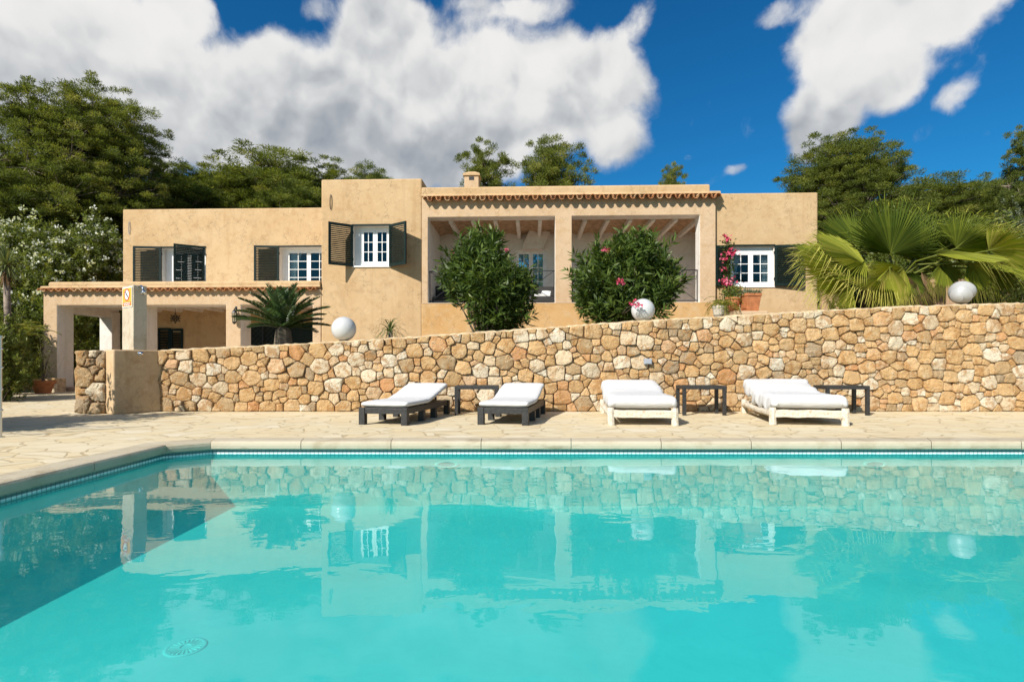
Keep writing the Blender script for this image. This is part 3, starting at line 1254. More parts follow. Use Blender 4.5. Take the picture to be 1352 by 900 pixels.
def white_lounger(px, d, yaw, w, label, drape, seed):
    r = empty('sun_lounger', label, 'sun lounger', ((px - CX) / F * d, d, 0), -R(yaw), 'sun loungers along the pool')
    L, h = 2.2, .255
    rg = random.Random(seed)
    f = MB()
    for y in (.05, L - .05):
        pts = [(-w / 2 + .06 + (w - .12) * k / 6, y + rg.uniform(-.006, .006), h - .075 + rg.uniform(-.008, .008)) for k in range(7)]
        vs = []
        for p in pts:
            vs += [(p[0], p[1] - .035, p[2] - .06), (p[0], p[1] + .035, p[2] - .06), (p[0], p[1] + .035, p[2] + .055), (p[0], p[1] - .035, p[2] + .055)]
        fs = [(4 * i + k, 4 * i + (k + 1) % 4, 4 * i + 4 + (k + 1) % 4, 4 * i + 4 + k) for i in range(6) for k in range(4)] + [(3, 2, 1, 0), (24, 25, 26, 27)]
        f.add(vs, fs)
    for s in (-1, 1):
        f.tube([(s * (w / 2 - .05), .05 + (L - .1) * k / 6, h - .09 + rg.uniform(-.008, .008)) for k in range(7)], [.05 * rg.uniform(.9, 1.1) for k in range(7)], 10)
    for k in range(8):
        y = .2 + k * .25
        f.box((-w / 2 + .09, y, h - .045), (w / 2 - .09, y + .11, h - .022))
    f.build('frame', WWOOD, r, bevel=.008)
    for y in (.05, L - .05):
        for s in (-1, 1):
            m = MB()
            a = rg.uniform(-.012, .012)
            x = s * (w / 2 - .055)
            m.tube([(x + a, y, 0), (x + a * .4, y + .004, .12), (x, y - .003, .22), (x, y, h + .015)], [.058, .053, .056, .051], 9)
            m.build('leg', WWOOD, r)
    bk = MB()
    M = Matrix.Translation((0, 1.18, h)) @ Matrix.Rotation(R(11.5), 4, 'X')
    bk.box((-w / 2 + .12, 0, -.004), (w / 2 - .12, .9, .018), M)
    bk.box((-.3, .66, -.14), (-.26, .70, -.002), M)
    bk.box((.26, .66, -.14), (.30, .70, -.002), M)
    bk.build('backrest', WWOOD, r)
    sweep_mattress([(.0, h + .005), (1.1, h + .01), (1.24, h + .035), (2.14, h + .035 + .9 * math.tan(R(11.5 if not drape else 13)))], w - .05, .20, seed, .030 if drape else .014, .09 if drape else .025).build('mattress', FABRIC, r, smooth=True)
    return r


white_lounger(849, 8.72, 5.7, 1.08, 'rustic whitewashed log lounger with a thick smooth white mattress', False, 23)
white_lounger(1069, 8.72, 11, 1.15, 'cream wooden lounger under a rumpled white sheet, the lounger nearest the palm', True, 31)


def side_table(x, y, label, rz=0):
    r = empty('side_table', label, 'side table', (x, y, 0), rz, 'dark side tables between the loungers')
    w, dpt, h = .80, .46, .545
    t = MB()
    t.box((-w / 2, 0, h - .065), (w / 2, .06, h))
    t.box((-w / 2, dpt - .06, h - .065), (w / 2, dpt, h))
    t.box((-w / 2, .0605, h - .065), (-w / 2 + .06, dpt - .0605, h))
    t.box((w / 2 - .06, .0605, h - .065), (w / 2, dpt - .0605, h))
    for k in range(6):
        x0 = -w / 2 + .066 + k * .112
        t.box((x0, .062, h - .03), (x0 + .104, dpt - .062, h - .008))
    t.build('tabletop', BROWN, r, bevel=.003)
    for sx in (-1, 1):
        for y0 in (0, dpt - .06):
            m = MB()
            a, b = sorted((sx * w / 2, sx * (w / 2 - .06)))
            m.box((a, y0, 0), (b, y0 + .06, h - .066))
            m.build('leg', BROWN, r, bevel=.003)
    return r


side_table((629 - CX) / F * 10.45 + .0, 10.42, 'dark slatted side table between the two charcoal loungers', -R(1))
side_table((930 - CX) / F * 10.45, 10.42, 'dark slatted side table standing free between the two cream loungers', R(.5))
side_table(6.16, 10.40, 'dark slatted side table partly hidden by the sheet covered lounger', R(1))


# ------------------------------------------------------------------ ornaments on the wall
def globe_lamp(px, py, d, r_, label):
    c = at(px, py, d)
    r = empty('globe_lamp', label, 'garden lamp', (c.x, c.y, c.z - r_), 0, 'white globe lamps on the wall')
    m = MB()
    prof = [(r_ * math.sin(t), r_ - r_ * math.cos(t)) for t in np.linspace(.35, math.pi - .001, 30)]
    m.lathe(prof, 40)
    m.build('globe', LAMP, r, smooth=True)
    b = MB()
    b.lathe([(.085, -.03), (.09, -.005), (.088, .03)], 24)
    b.build('base', IRON, r, smooth=False)


globe_lamp(454, 434, 11.5, .245, 'plain white globe lamp on the stone wall beside the sago palm')
globe_lamp(849, 409.5, 11.55, .235, 'plain white globe lamp on the stone wall in front of the flowering oleander')


def shell():
    d = 11.55
    c = at(1270, 386, d)
    mb = MB()
    n, m = 90, 72
    vs, fs = [], []
    for i in range(n + 1):
        t = math.pi * i / n
        for k in range(m):
            ph = 2 * math.pi * k / m
            # spiral step: the whorl number grows from the apex
            s = (t / math.pi) * 4.2 - ph / (2 * math.pi)
            fr = s - math.floor(s)
            step = .66 + .34 * fr ** .8
            fade = 1 - smooth(1.9, 2.6, t)
            rr = (step * fade + 1 * (1 - fade))
            vs.append((-math.cos(t) * .29 * (.96 + .04 * rr), math.sin(t) * math.cos(ph) * .235 * rr, math.sin(t) * math.sin(ph) * .235 * rr))
    for i in range(n):
        for k in range(m):
            fs.append((i * m + k, i * m + (k + 1) % m, (i + 1) * m + (k + 1) % m, (i + 1) * m + k))
    M = Matrix.Rotation(R(38), 4, 'Z') @ Matrix.Rotation(R(-24), 4, 'Y')
    mb.add([M @ Vector(q) for q in vs], fs)
    o = mb.build('shell_ornament', SHELL, smooth=True)
    o.location = (c.x, c.y, c.z)
    tag(o, 'white spiral snail shell ornament resting on the wall under the fan palm', 'garden ornament')


shell()


# ------------------------------------------------------------------ the villa
VILLA = empty('villa', 'ochre two storey villa with tiled eaves, green shutters, a loggia and a porch', 'house', (0, HD, 0), -TH)
uT0, uT1, uL1, uW1 = U(424), U(557), U(945), U(1080, .12)
uP0 = U(57)
vW, vR = 3.0, .12
uA0 = U(162, vW)


def shutter(u_h, v_h, z0, z1, w, ang, side):
    """side -1: leaf reaches towards -u when flat on the wall; ang degrees off the wall"""
    o = MB()
    t = .045
    st, rl = .075, .09
    h = z1 - z0
    o.box((0, -t, 0), (st, 0, h))
    o.box((w - st, -t, 0), (w, 0, h))
    for z in (0, h - rl):
        o.box((st + .0005, -t + .002, z), (w - st - .0005, -.002, z + rl))
    z = rl + .03
    while z < h - rl - .02:
        M = Matrix.Translation((w / 2, -t / 2, z)) @ Matrix.Rotation(R(48), 4, 'X')
        o.box((-w / 2 + st, -.031, -.005), (w / 2 - st, .031, .005), M)
        z += .064
    ob = o.build('shutter', GREEN, VILLA)
    a = R(ang)
    if side > 0:
        ob.rotation_euler = (0, 0, -a)
    else:
        for v in ob.data.vertices:
            v.co.x = -v.co.x
        ob.data.flip_normals()
        ob.rotation_euler = (0, 0, a)
    ob.location = (u_h, v_h, z0)
    for z in (h * .18, h * .82):
        hb = MB()
        a0, a1 = (-.02, .05) if side > 0 else (-.05, .02)
        hb.box((a0, -.03, z - .04), (a1, .02, z + .04))
        hb.build('hinge', IRON, ob)
    return ob


def window(u0, u1, z0, z1, vf, curtains=False, rows=3, bar=.022, name='window', cols=2, jamb=None):
    f = MB()
    if jamb:
        f.box((jamb[0], vf + .012, jamb[2]), (u0, vf + .06, jamb[3]))
        f.box((u1, vf + .012, jamb[2]), (jamb[1], vf + .06, jamb[3]))
        f.box((u0, vf + .012, z1), (u1, vf + .06, jamb[3]))
        if z0 > jamb[2] + .004:
            f.box((u0, vf + .012, jamb[2]), (u1, vf + .06, z0))
    fw, ft = .07, .07
    f.box((u0, vf, z0), (u0 + fw, vf + ft, z1))
    f.box((u1 - fw, vf, z0), (u1, vf + ft, z1))
    f.box((u0 + fw, vf + .001, z1 - fw), (u1 - fw, vf + ft - .001, z1))
    f.box((u0 + fw, vf + .001, z0), (u1 - fw, vf + ft - .001, z0 + fw))
    wo = f.build(name, WPAINT, VILLA, bevel=.006)
    um = (u0 + u1) / 2
    for a, b in ((u0 + fw + .003, um - .003), (um + .003, u1 - fw - .003)):
        s = MB()
        zz0, zz1 = z0 + fw + .003, z1 - fw - .003
        sw = .075
        v0, v1 = vf + .008, vf + .052
        s.box((a, v0, zz0), (a + sw, v1, zz1))
        s.box((b - sw, v0, zz0), (b, v1, zz1))
        s.box((a + sw, v0 + .001, zz1 - sw), (b - sw, v1 - .001, zz1))
        s.box((a + sw, v0 + .001, zz0), (b - sw, v1 - .001, zz0 + sw))
        for k in range(1, rows):
            z = zz0 + sw + (zz1 - zz0 - 2 * sw) * k / rows
            s.box((a + sw, v0 + .006, z - bar / 2), (b - sw, v1 - .006, z + bar / 2))
        for k in range(1, cols):
            x = a + sw + (b - a - 2 * sw) * k / cols
            s.box((x - bar / 2, v0 + .004, zz0 + sw), (x + bar / 2, v1 - .004, zz1 - sw))
        s.build('sash', WPAINT, wo)
        g = MB()
        g.box((a + sw - .01, vf + .027, zz0 + sw - .01), (b - sw + .01, vf + .032, zz1 - sw + .01))
        g.build('pane', GLASS, wo)
    if curtains:
        for s, side in ((u0, 1), (u1, -1)):
            c = MB()
            nz, nu = 16, 14
            vs = []
            for j in range(nz + 1):
                t = j / nz
                z = z1 - .08 - (z1 - z0 - .16) * t
                wd = (.42 - .20 * math.sin(min(1, t * 1.25) * math.pi / 2) + .10 * max(0, t - .8) / .2) * (u1 - u0) / 1.5
                for i in range(nu + 1):
                    q = i / nu
                    vs.append((s + side * (.08 + wd * q), vf + .16 + .022 * math.sin(q * 19 + j * .15), z))
            fs = [(j * (nu + 1) + i, j * (nu + 1) + i + 1, (j + 1) * (nu + 1) + i + 1, (j + 1) * (nu + 1) + i) for j in range(nz) for i in range(nu)]
            c.add(vs, fs)
            c.build('curtain', CURT, wo, smooth=True)
    return wo


def lintel_trim(u0, u1, z1, v, wo):
    m = MB()
    m.box((u0 - .03, v - .035, z1 - .004), (u1 + .03, v + .03, z1 + .05))
    m.build('shutter_rail', GREEN, wo)


def eave(u0, u1, z, v0, seed, r_=.10, pitch=.292, out=.26, ln=.5):
    """row of barrel tiles, rims towards the viewer"""
    rg = random.Random(seed)
    mb = MB()
    n = int(round((u1 - u0) / pitch))
    pt = (u1 - u0) / n
    seg = 9
    for i in range(n):
        for kind in (0, 1):
            uc = u0 + pt * (i + .5 + (.5 if kind else 0))
            if kind and i == n - 1:
                continue
            t = rg.random()
            j = rg.uniform(-.012, .012)
            ro = r_ * rg.uniform(.95, 1.05)
            th = .016
            slope = .18
            rings = []
            for vv, rad in ((v0 - out + j + (.02 if kind else 0), ro), (v0 - out + ln, ro * .86)):
                zz = z + (vv - v0) * slope + (-.035 if not kind else .012)
                o, q = [], []
                for s in range(seg + 1):
                    a = math.pi * s / seg
                    c, sn = math.cos(a), math.sin(a)
                    if kind:
                        sn = -sn * 1.15
                    o.append((uc + rad * c, vv, zz + rad * sn))
                    q.append((uc + (rad - th) * c, vv, zz + (rad - th) * sn))
                rings.append(o + q[::-1])
            m = len(rings[0])
            fs = [(k, (k + 1) % m, m + (k + 1) % m, m + k) for k in range(m)]
            vs = rings[0] + rings[1]
            for base in (0, m):
                for k in range(seg):
                    fs.append((base + k, base + k + 1, base + m - 2 - k, base + m - 1 - k))
            mb.add(vs, fs, tint=t)
    return mb


def ledge(u0, u1, v0, zb, zt, depth, round_left=False):
    m = MB()
    prof = [(v0, zb), (v0, zt - .06), (v0 + .02, zt - .022), (v0 + .07, zt), (v0 + depth, zt), (v0 + depth, zb)]
    m.extrude(prof, u0, u1)
    return m


def build_villa():
    T, B = .45, 9.0
    # --- tower
    zt = 7.18
    wz0, wz1 = Z(490, 351), Z(490, 298)
    wu0, wu1 = U(466), U(515)
    m = MB()
    grid_wall(m, uT0, uT1, .1, zt, 0, T, [(wu0, wu1, wz0, wz1)], 0, 1)
    m.box((uT0, T + .0, .1), (uT0 + .3, 6.0, zt))
    m.box((uT1 - .3, T, 5.9), (uT1, 6.0, zt))
    m.box((uT0 + .3, 5.7, .1), (uT1 - .3, 6.0, zt))
    m.box((uT0 + .3, T, zt - .5), (uT1 - .3, 5.7, zt - .25))
    m.build('tower_wall', [OCHRE, WHITE], VILLA, bevel=.045)
    wo = window(wu0 + .16, wu1 - .02, wz0 + .03, wz1 - .03, .20, jamb=(wu0, wu1, wz0, wz1))
    lintel_trim(wu0, wu1, wz1, 0, wo)
    s = MB()
    s.box((wu0 - .03, -.04, wz0 - .05), (wu1 + .03, .20, wz0 + .002))
    s.build('sill', WPAINT, wo, bevel=.01)
    shutter(wu0, -.03, wz0 - .03, wz1 + .02, .82, 37, -1)
    shutter(wu1, -.03, wz0 - .03, wz1 + .02, .82, 35, 1)
    # --- upper left wing (its lower half is the back of the porch)
    za = 7.07
    w1a, w1b = U(214, vW), U(271, vW)
    w2a, w2b = U(369, vW), U(437, vW)
    z0, z1 = 3.9, Z(250, 327, vW)
    m = MB()
    grid_wall(m, uA0, uT0, .1, za, vW, vW + T, [(w1a, w1b, z0, z1), (w2a, w2b, z0, z1)], 0, 1)
    m.box((uA0, vW + T, .1), (uA0 + .3, B, za))
    m.box((uA0 + .3, B - .3, .1), (uT0, B, za))
    m.box((uA0 + .3, vW + T, za - .5), (uT0, B - .3, za - .25))
    m.build('wing_wall', [OCHRE, WHITE], VILLA, bevel=.04)
    wo = window(w1a + .22, w1b - .05, z0, z1 - .04, vW + .24, rows=4, jamb=(w1a, w1b, z0, z1))
    lintel_trim(w1a, w1b, z1, vW, wo)
    shutter(w1a, vW - .03, z0, z1 + .04, 1.04, 9, -1)
    shutter(w1b, vW - .03, z0, z1 + .04, 1.06, 180 - 35, 1)
    wo = window(w2a + .14, w2b - .05, z0, z1 - .05, vW + .24, curtains=True, rows=4, jamb=(w2a, w2b, z0, z1))
    lintel_trim(w2a, w2b, z1, vW, wo)
    shutter(w2a, vW - .03, z0, z1 + .04, .95, 6, -1)
    # --- loggia block
    o = [U(565), U(733), U(755), U(924)]
    lz0, lz1 = 2.99, 5.868
    m = MB()
    tw = .52
    grid_wall(m, uT1, uL1, 2.955, 6.60, 0, tw, [(o[0], o[1], lz0, lz1), (o[2], o[3], lz0, lz1)], 0, 1)
    grid_wall(m, uT1, uL1, .1, 2.955, 0, tw, [], 2, 2)
    m.build('loggia_wall', [PALE, WHITE, DADO], VILLA, bevel=.03)
    back = MB()
    du0, du1 = U(680, 3.2), U(722, 3.2)
    dz1 = Z(700, 330, 3.2)
    uI = 7.12
    grid_wall(back, uT1, uI, 2.8, 6.3, 3.2, 3.5, [(du0, du1, 2.9, dz1)], 0, 0)
    back.box((uT1, tw, 2.8), (uT1 + .12, 3.2, 6.3))
    back.box((uI, .5, 2.8), (uI + .04, 3.5, 6.3))
    back.build('inner_wall', [INNERW], VILLA)
    fl = MB()
    fl.box((uT1 + .12, tw, 2.7), (uI, 3.2, 2.93))
    fl.build('loggia_floor', FLOORT, VILLA)
    # beams and brick vaults
    nb = 13
    us = [uT1 + .12 + (uI - uT1 - .12) * k / nb for k in range(nb + 1)]
    for k in range(1, nb):
        b = MB()
        b.box((us[k] - .065, tw, 5.80), (us[k] + .065, 3.2, 5.97))
        b.build('ceiling_beam', WHITE, VILLA, bevel=.008)
    v = MB()
    for k in range(nb):
        a, b = us[k], us[k + 1]
        n = 10
        vs = []
        for q in range(n + 1):
            t = q / n
            vs += [(a + (b - a) * t, tw, 5.93 + .11 * math.sin(math.pi * t)), (a + (b - a) * t, 3.2, 5.93 + .11 * math.sin(math.pi * t))]
        v.add(vs, [(2 * q, 2 * q + 2, 2 * q + 3, 2 * q + 1) for q in range(n)])
    v.build('vaulted_ceiling', VAULT, VILLA, smooth=True)
    rf = MB()
    rf.box((uT1, tw, 6.3), (uL1, 9, 6.5))
    rf.build('roof', OCHRE, VILLA)
    d = window(du0, du1, 2.94, dz1, 3.28, rows=4, name='glazed_door')
    # pale trapezoid plaster block against the back wall
    h = MB()
    q = [hl(700, 301, 2.75), hl(726, 306, 2.75), hl(716, 328, 2.75), hl(689, 328, 2.75)]
    h.add([(u, 2.75, z) for u, z in q] + [(u, 3.19, z) for u, z in q], [(0, 1, 2, 3), (7, 6, 5, 4), (0, 4, 5, 1), (1, 5, 6, 2), (2, 6, 7, 3), (3, 7, 4, 0)])
    h.build('trapezoid_block', WHITE, VILLA)
    for a, b in ((o[0], o[1]), (o[2], o[3])):
        rl = MB()
        zr0, zr1 = 3.06, 4.08
        v_ = .22
        for z in (zr0, zr1):
            rl.box((a + .002, v_ - .014, z - .014), (b - .002, v_ + .014, z + .014))
        n = 3
        for k in range(n + 1):
            u = a + .03 + (b - a - .06) * k / n
            rl.box((u - .012, v_ - .012, 2.985), (u + .012, v_ + .012, zr1 - .014))
        for k in range(n):
            ua, ub = a + .03 + (b - a - .06) * k / n, a + .03 + (b - a - .06) * (k + 1) / n
            rl.tube([(ua, v_, zr0), (ub, v_, zr1)], .009, 6)
            rl.tube([(ua, v_ + .018, zr1), (ub, v_ + .018, zr0)], .009, 6)
        rl.build('railing', IRON, VILLA)
    eave(uT1 + .02, uL1 + .16, 6.50, 0, 2).build('eave_tiles', TILE, VILLA, smooth=False)
    ledge(uT1 + .005, uL1 - .22, -.10, 6.575, 6.86, 1.0).build('parapet', OCHRE, VILLA, bevel=.03)
    m = MB()
    m.extrude([(-.14, 6.54), (-.12, 6.60), (-.05, 6.64), (.1, 6.65), (.1, 6.54)], uT1 + .01, uL1 + .12)
    m.build('tile_bedding', OCHRE, VILLA)
    # --- chimney
    c = MB()
    cu0, cu1 = U(613, 4.0), U(632, 4.0)
    zc = Z(620, 232, 4.0)
    c.box((cu0, 4.0, 6.4), (cu1, 4.6, zc - .0))
    ch = c.build('chimney', PALE, VILLA, bevel=.02)
    c = MB()
    for a, b in ((cu0 - .03, zc), ):
        e = .05
        c.add([(cu0 - e, 4 - e, zc), (cu1 + e, 4 - e, zc), (cu1 + e, 4.6 + e, zc), (cu0 - e, 4.6 + e, zc),
               (cu0 - e, 4 - e, zc + .09), (cu1 + e, 4 - e, zc + .09), (cu1 + e, 4.6 + e, zc + .09), (cu0 - e, 4.6 + e, zc + .09),
               (cu0 + .16, 4.16, zc + .22), (cu1 - .16, 4.16, zc + .22), (cu1 - .16, 4.44, zc + .22), (cu0 + .16, 4.44, zc + .22)],
              [(3, 2, 1, 0), (0, 1, 5, 4), (1, 2, 6, 5), (2, 3, 7, 6), (3, 0, 4, 7), (4, 5, 9, 8), (5, 6, 10, 9), (6, 7, 11, 10), (7, 4, 8, 11), (8, 9, 10, 11)])
    c.build('cap', OCHRE, ch, bevel=.01)
    c = MB()
    c.box(((cu0 + cu1) / 2 - .10, 3.985, zc - .17), ((cu0 + cu1) / 2 + .10, 4.02, zc - .05))  # solid black plate stands in for the shade inside the flue slot
    c.build('flue_dark_plate', IRON, ch)
    # --- right wing
    zr = 6.61
    wu0, wu1 = U(963.5, vR), U(1022, vR)
    wz0, wz1 = Z(990, 378, vR), Z(990, 325, vR)
    m = MB()
    grid_wall(m, uL1, uW1, .1, zr, vR, vR + T, [(wu0, wu1, wz0, wz1)], 0, 1)
    m.box((uW1 - .3, vR + T, .1), (uW1, 9, zr))
    m.box((uL1, 8.7, .1), (uW1 - .3, 9, zr))
    m.box((uL1, vR + T, zr - .5), (uW1 - .3, 8.7, zr - .25))
    m.build('wing_wall', [OCHRE, WHITE], VILLA, bevel=.045)
    wo = window(wu0 + .01, wu1 - .01, wz0 + .01, wz1 - .12, vR + .10, curtains=True, jamb=(wu0, wu1, wz0, wz1))
    lintel_trim(wu0, wu1, wz1, vR, wo)
    s = MB()
    s.box((wu0 - .03, vR - .03, wz0 - .04), (wu1 + .03, vR + .12, wz0 + .006))
    s.build('sill', WPAINT, wo, bevel=.01)
    shutter(wu0, vR - .03, wz0, wz1 + .02, wu0 - uL1 - .015, 0, -1)
    shutter(wu1, vR - .03, wz0, wz1 + .02, .90, 7, 1)
    # --- porch
    p = [uP0, U(75.5), U(190) - .48, U(190), U(298), U(318)]
    pz = 2.95
    m = MB()
    grid_wall(m, uP0, uT0 - .002, .0, 3.50, 0, .72, [(p[1], p[2], -.1, pz), (p[3], p[4], -.1, pz), (p[5], uT0 - .3, -.1, pz)], 0, 1)
    m.build('porch_arcade', [PALE, WHITE], VILLA, bevel=.03)
    m = MB()
    m.box((uP0, 2.55, 0), (uP0 + .5, vW, pz + .02))
    m.build('porch_pillar', [WHITE], VILLA, bevel=.02)
    m = MB()
    m.box((uP0, .72, 2.75), (uP0 + .45, 2.55, 3.42))
    m.box((uP0, 2.55, pz + .021), (uP0 + .45, vW, 3.42))
    m.build('side_beam', [WHITE], VILLA)
    m = MB()
    m.box((uP0 + .45, .72, 3.10), (uT0, vW, 3.42))
    m.build('porch_roof', [WHITE], VILLA)
    nb = 11
    for k in range(1, nb):
        u = uP0 + .45 + (uT0 - uP0 - .45) * k / nb
        b = MB()
        b.box((u - .06, .72, 2.98), (u + .06, vW, 3.098))
        b.build('porch_beam', WHITE, VILLA)
    eave(uP0 - .12, uT0 - .03, 3.515, 0, 5, .075, .27, .2, .4).build('eave_tiles', TILE, VILLA)
    lm = MB()
    prof = [(-.07, 3.57), (-.07, 3.69), (-.045, 3.735), (.0, 3.76), (.30, 3.76), (.30, 3.57)]
    lm.extrude(prof, uP0 + .24, uT0 - .01)
    lo = lm.build('parapet', OCHRE, VILLA, bevel=.03)
    m = MB()
    m.extrude([(-.10, 3.545), (-.08, 3.60), (.0, 3.62), (.6, 3.60), (.6, 3.51), (-.05, 3.51)], uP0 - .02, uT0 - .012)
    m.build('tile_bedding', OCHRE, VILLA)
    m = MB()
    m.box((uP0 - .05, -.06, -.02), (uT0, vW, .13))
    m.build('porch_floor', FLOORT, VILLA, bevel=.01)
    # closed dark shutters on the porch wall
    a0, a1 = U(209, vW), U(243, vW)
    sh = shutter(a0 + .02, vW - .015, .95, Z(220, 433, vW), (a1 - a0) / 2 - .03, 0, 1)
    sh = shutter((a0 + a1) / 2 + .01, vW - .02, .95, Z(220, 434, vW), (a1 - a0) / 2 - .03, 0, 1)
    # dark doorway with a lattice gate
    g0, g1 = U(332, vW), U(414, vW)
    zd = Z(360, 428, vW)
    dm = MB()
    dm.box((g0, vW - .03, .13), (g1, vW - .005, zd))
    dr = dm.build('door', GREEN, VILLA)
    gm = MB()
    gv = vW - .12
    gu1 = U(366, vW)
    for u in (g0 + .02, (g0 + gu1) / 2, gu1):
        gm.box((u - .018, gv - .018, .14), (u + .018, gv + .018, zd - .02))
    for z in (.2, 1.2, zd - .04):
        gm.box((g0 + .04, gv - .014, z - .014), (gu1 - .02, gv + .014, z + .014))
    for c0 in np.arange(g0 - 2.4, gu1, .2):
        for sgn in (1, -1):
            pts = []
            for t in np.linspace(0, 1, 40):
                z = .2 + (zd - .24) * t
                u = c0 + (z - .2 if sgn > 0 else (zd - .04 - z)) * 1.0
                if g0 + .03 < u < gu1:
                    pts.append((u, gv + .004 * sgn, z))
            if len(pts) > 1:
                gm.tube([pts[0], pts[-1]], .008, 5)
    gm.build('lattice_gate', IRON, VILLA)
    # iron wall anchors
    for (px, py, v_) in ((437, 267, 0), (171, 301, vW)):
        u, z = hl(px, py, v_)
        m = MB()
        m.tube([(u + .035 * math.cos(t), v_ - .02, z + .25 * math.sin(t)) for t in np.linspace(0, 2 * math.pi, 27)], .008, 6)
        m.build('wall_anchor', GREYPL if v_ else IRON, VILLA, smooth=True)


build_villa()


def vl(u, v, z):
    return Vector((u * HC + v * HS, HD - u * HS + v * HC, z))


def loggia_furniture():
    u = U(716, 1.6)
    r = empty('armchair', 'dark wicker armchair with a white cushion behind the loggia railing', 'armchair', vl(u, 1.6, 2.93), -TH)
    m = MB()
    m.box((-.42, -.4, .0), (.42, .35, .40))
    m.box((-.42, .25, .405), (.42, .42, .85))
    m.box((-.42, -.4, .405), (-.30, .24, .62))
    m.box((.30, -.4, .405), (.42, .24, .62))
    m.build('frame', SOFA, r, bevel=.03)
    c = MB()
    c.box((-.29, -.38, .405), (.29, .22, .50))
    M = Matrix.Translation((.12, .2, .53)) @ Matrix.Rotation(R(-34), 4, 'X') @ Matrix.Rotation(R(18), 4, 'Y')
    c.box((-.17, -.05, 0), (.17, .0, .20), M)
    c.build('cushion', FABRIC, r, bevel=.03)
    u = U(577, 1.4)
    r = empty('wicker_sofa', 'dark wicker sofa mostly hidden behind the bushier plain oleander', 'sofa', vl(u + .5, 1.7, 2.93), -TH)
    m = MB()
    m.box((-.8, -.4, 0), (.8, .4, .42))
    m.box((-.8, .28, .425), (.8, .42, .9))
    m.box((-.8, -.4, .425), (-.66, .27, .66))
    m.box((.66, -.4, .425), (.8, .27, .66))
    m.build('frame', SOFA, r, bevel=.03)


loggia_furniture()


def lanterns():
    # star lantern hanging in the porch
    u, z = hl(231.5, 420, 1.5)
    r = empty('star_lantern', 'black openwork star lantern hanging in the porch', 'lantern', vl(u, 1.5, z))
    m = MB()
    m.tube([(0, 0, .2), (0, 0, 3.09 - z)], .008, 6)
    m.build('chain', IRON, r)
    m = MB()
    R0 = .2
    dirs = [Vector(d).normalized() for d in ((1, 0, 0), (-1, 0, 0), (0, 1, 0), (0, -1, 0), (0, 0, 1), (0, 0, -1), (1, 1, 1), (1, 1, -1), (1, -1, 1), (1, -1, -1), (-1, 1, 1), (-1, 1, -1), (-1, -1, 1), (-1, -1, -1))]
    for d in dirs:
        a = d.orthogonal().normalized()
        b = d.cross(a)
        base = [d * .085 + (a * math.cos(t) + b * math.sin(t)) * .06 for t in (0, 1.57, 3.14, 4.71)]
        for q in base:
            m.tube([q, d * R0], .007, 4)
        for k in range(4):
            m.tube([base[k], base[(k + 1) % 4]], .006, 4)
    m.build('star_frame', IRON, r)
    # wall lantern on the porch pillar
    u, z = hl(309, 418, -.14)
    r = empty('wall_lantern', 'black glazed lantern bracketed to the porch pillar', 'lantern', vl(u, -.12, z), -TH)
    m = MB()
    m.lathe([(.02, -.25), (.07, -.2), (.075, -.17), (.06, -.165)], 6)
    m.lathe([(.10, .13), (.085, .17), (.05, .21), (.02, .24), (.02, .27)], 6)
    for k in range(6):
        a = k * math.pi / 3
        m.tube([(.062 * math.cos(a), .062 * math.sin(a), -.165), (.088 * math.cos(a), .088 * math.sin(a), .14)], .008, 4)
    m.tube([(0, .0, .27), (0, .05, .31), (0, .11, .30)], .01, 6)
    m.box((-.03, .105, .2), (.03, .118, .36))
    m.build('frame', IRON, r)
    g = MB()
    g.lathe([(.055, -.164), (.08, .128)], 6)
    g.build('glass', GLASS, r)


lanterns()


# ------------------------------------------------------------------ foliage
def ell_points(n, c, rad, rng, shell=.55):
    d = rand_dirs(n, rng)
    r = (shell + (1 - shell) * rng.random((n, 1))) if shell < 1 else 1
    return np.array(c) + d * r * np.array(rad), d


SIZE = {}


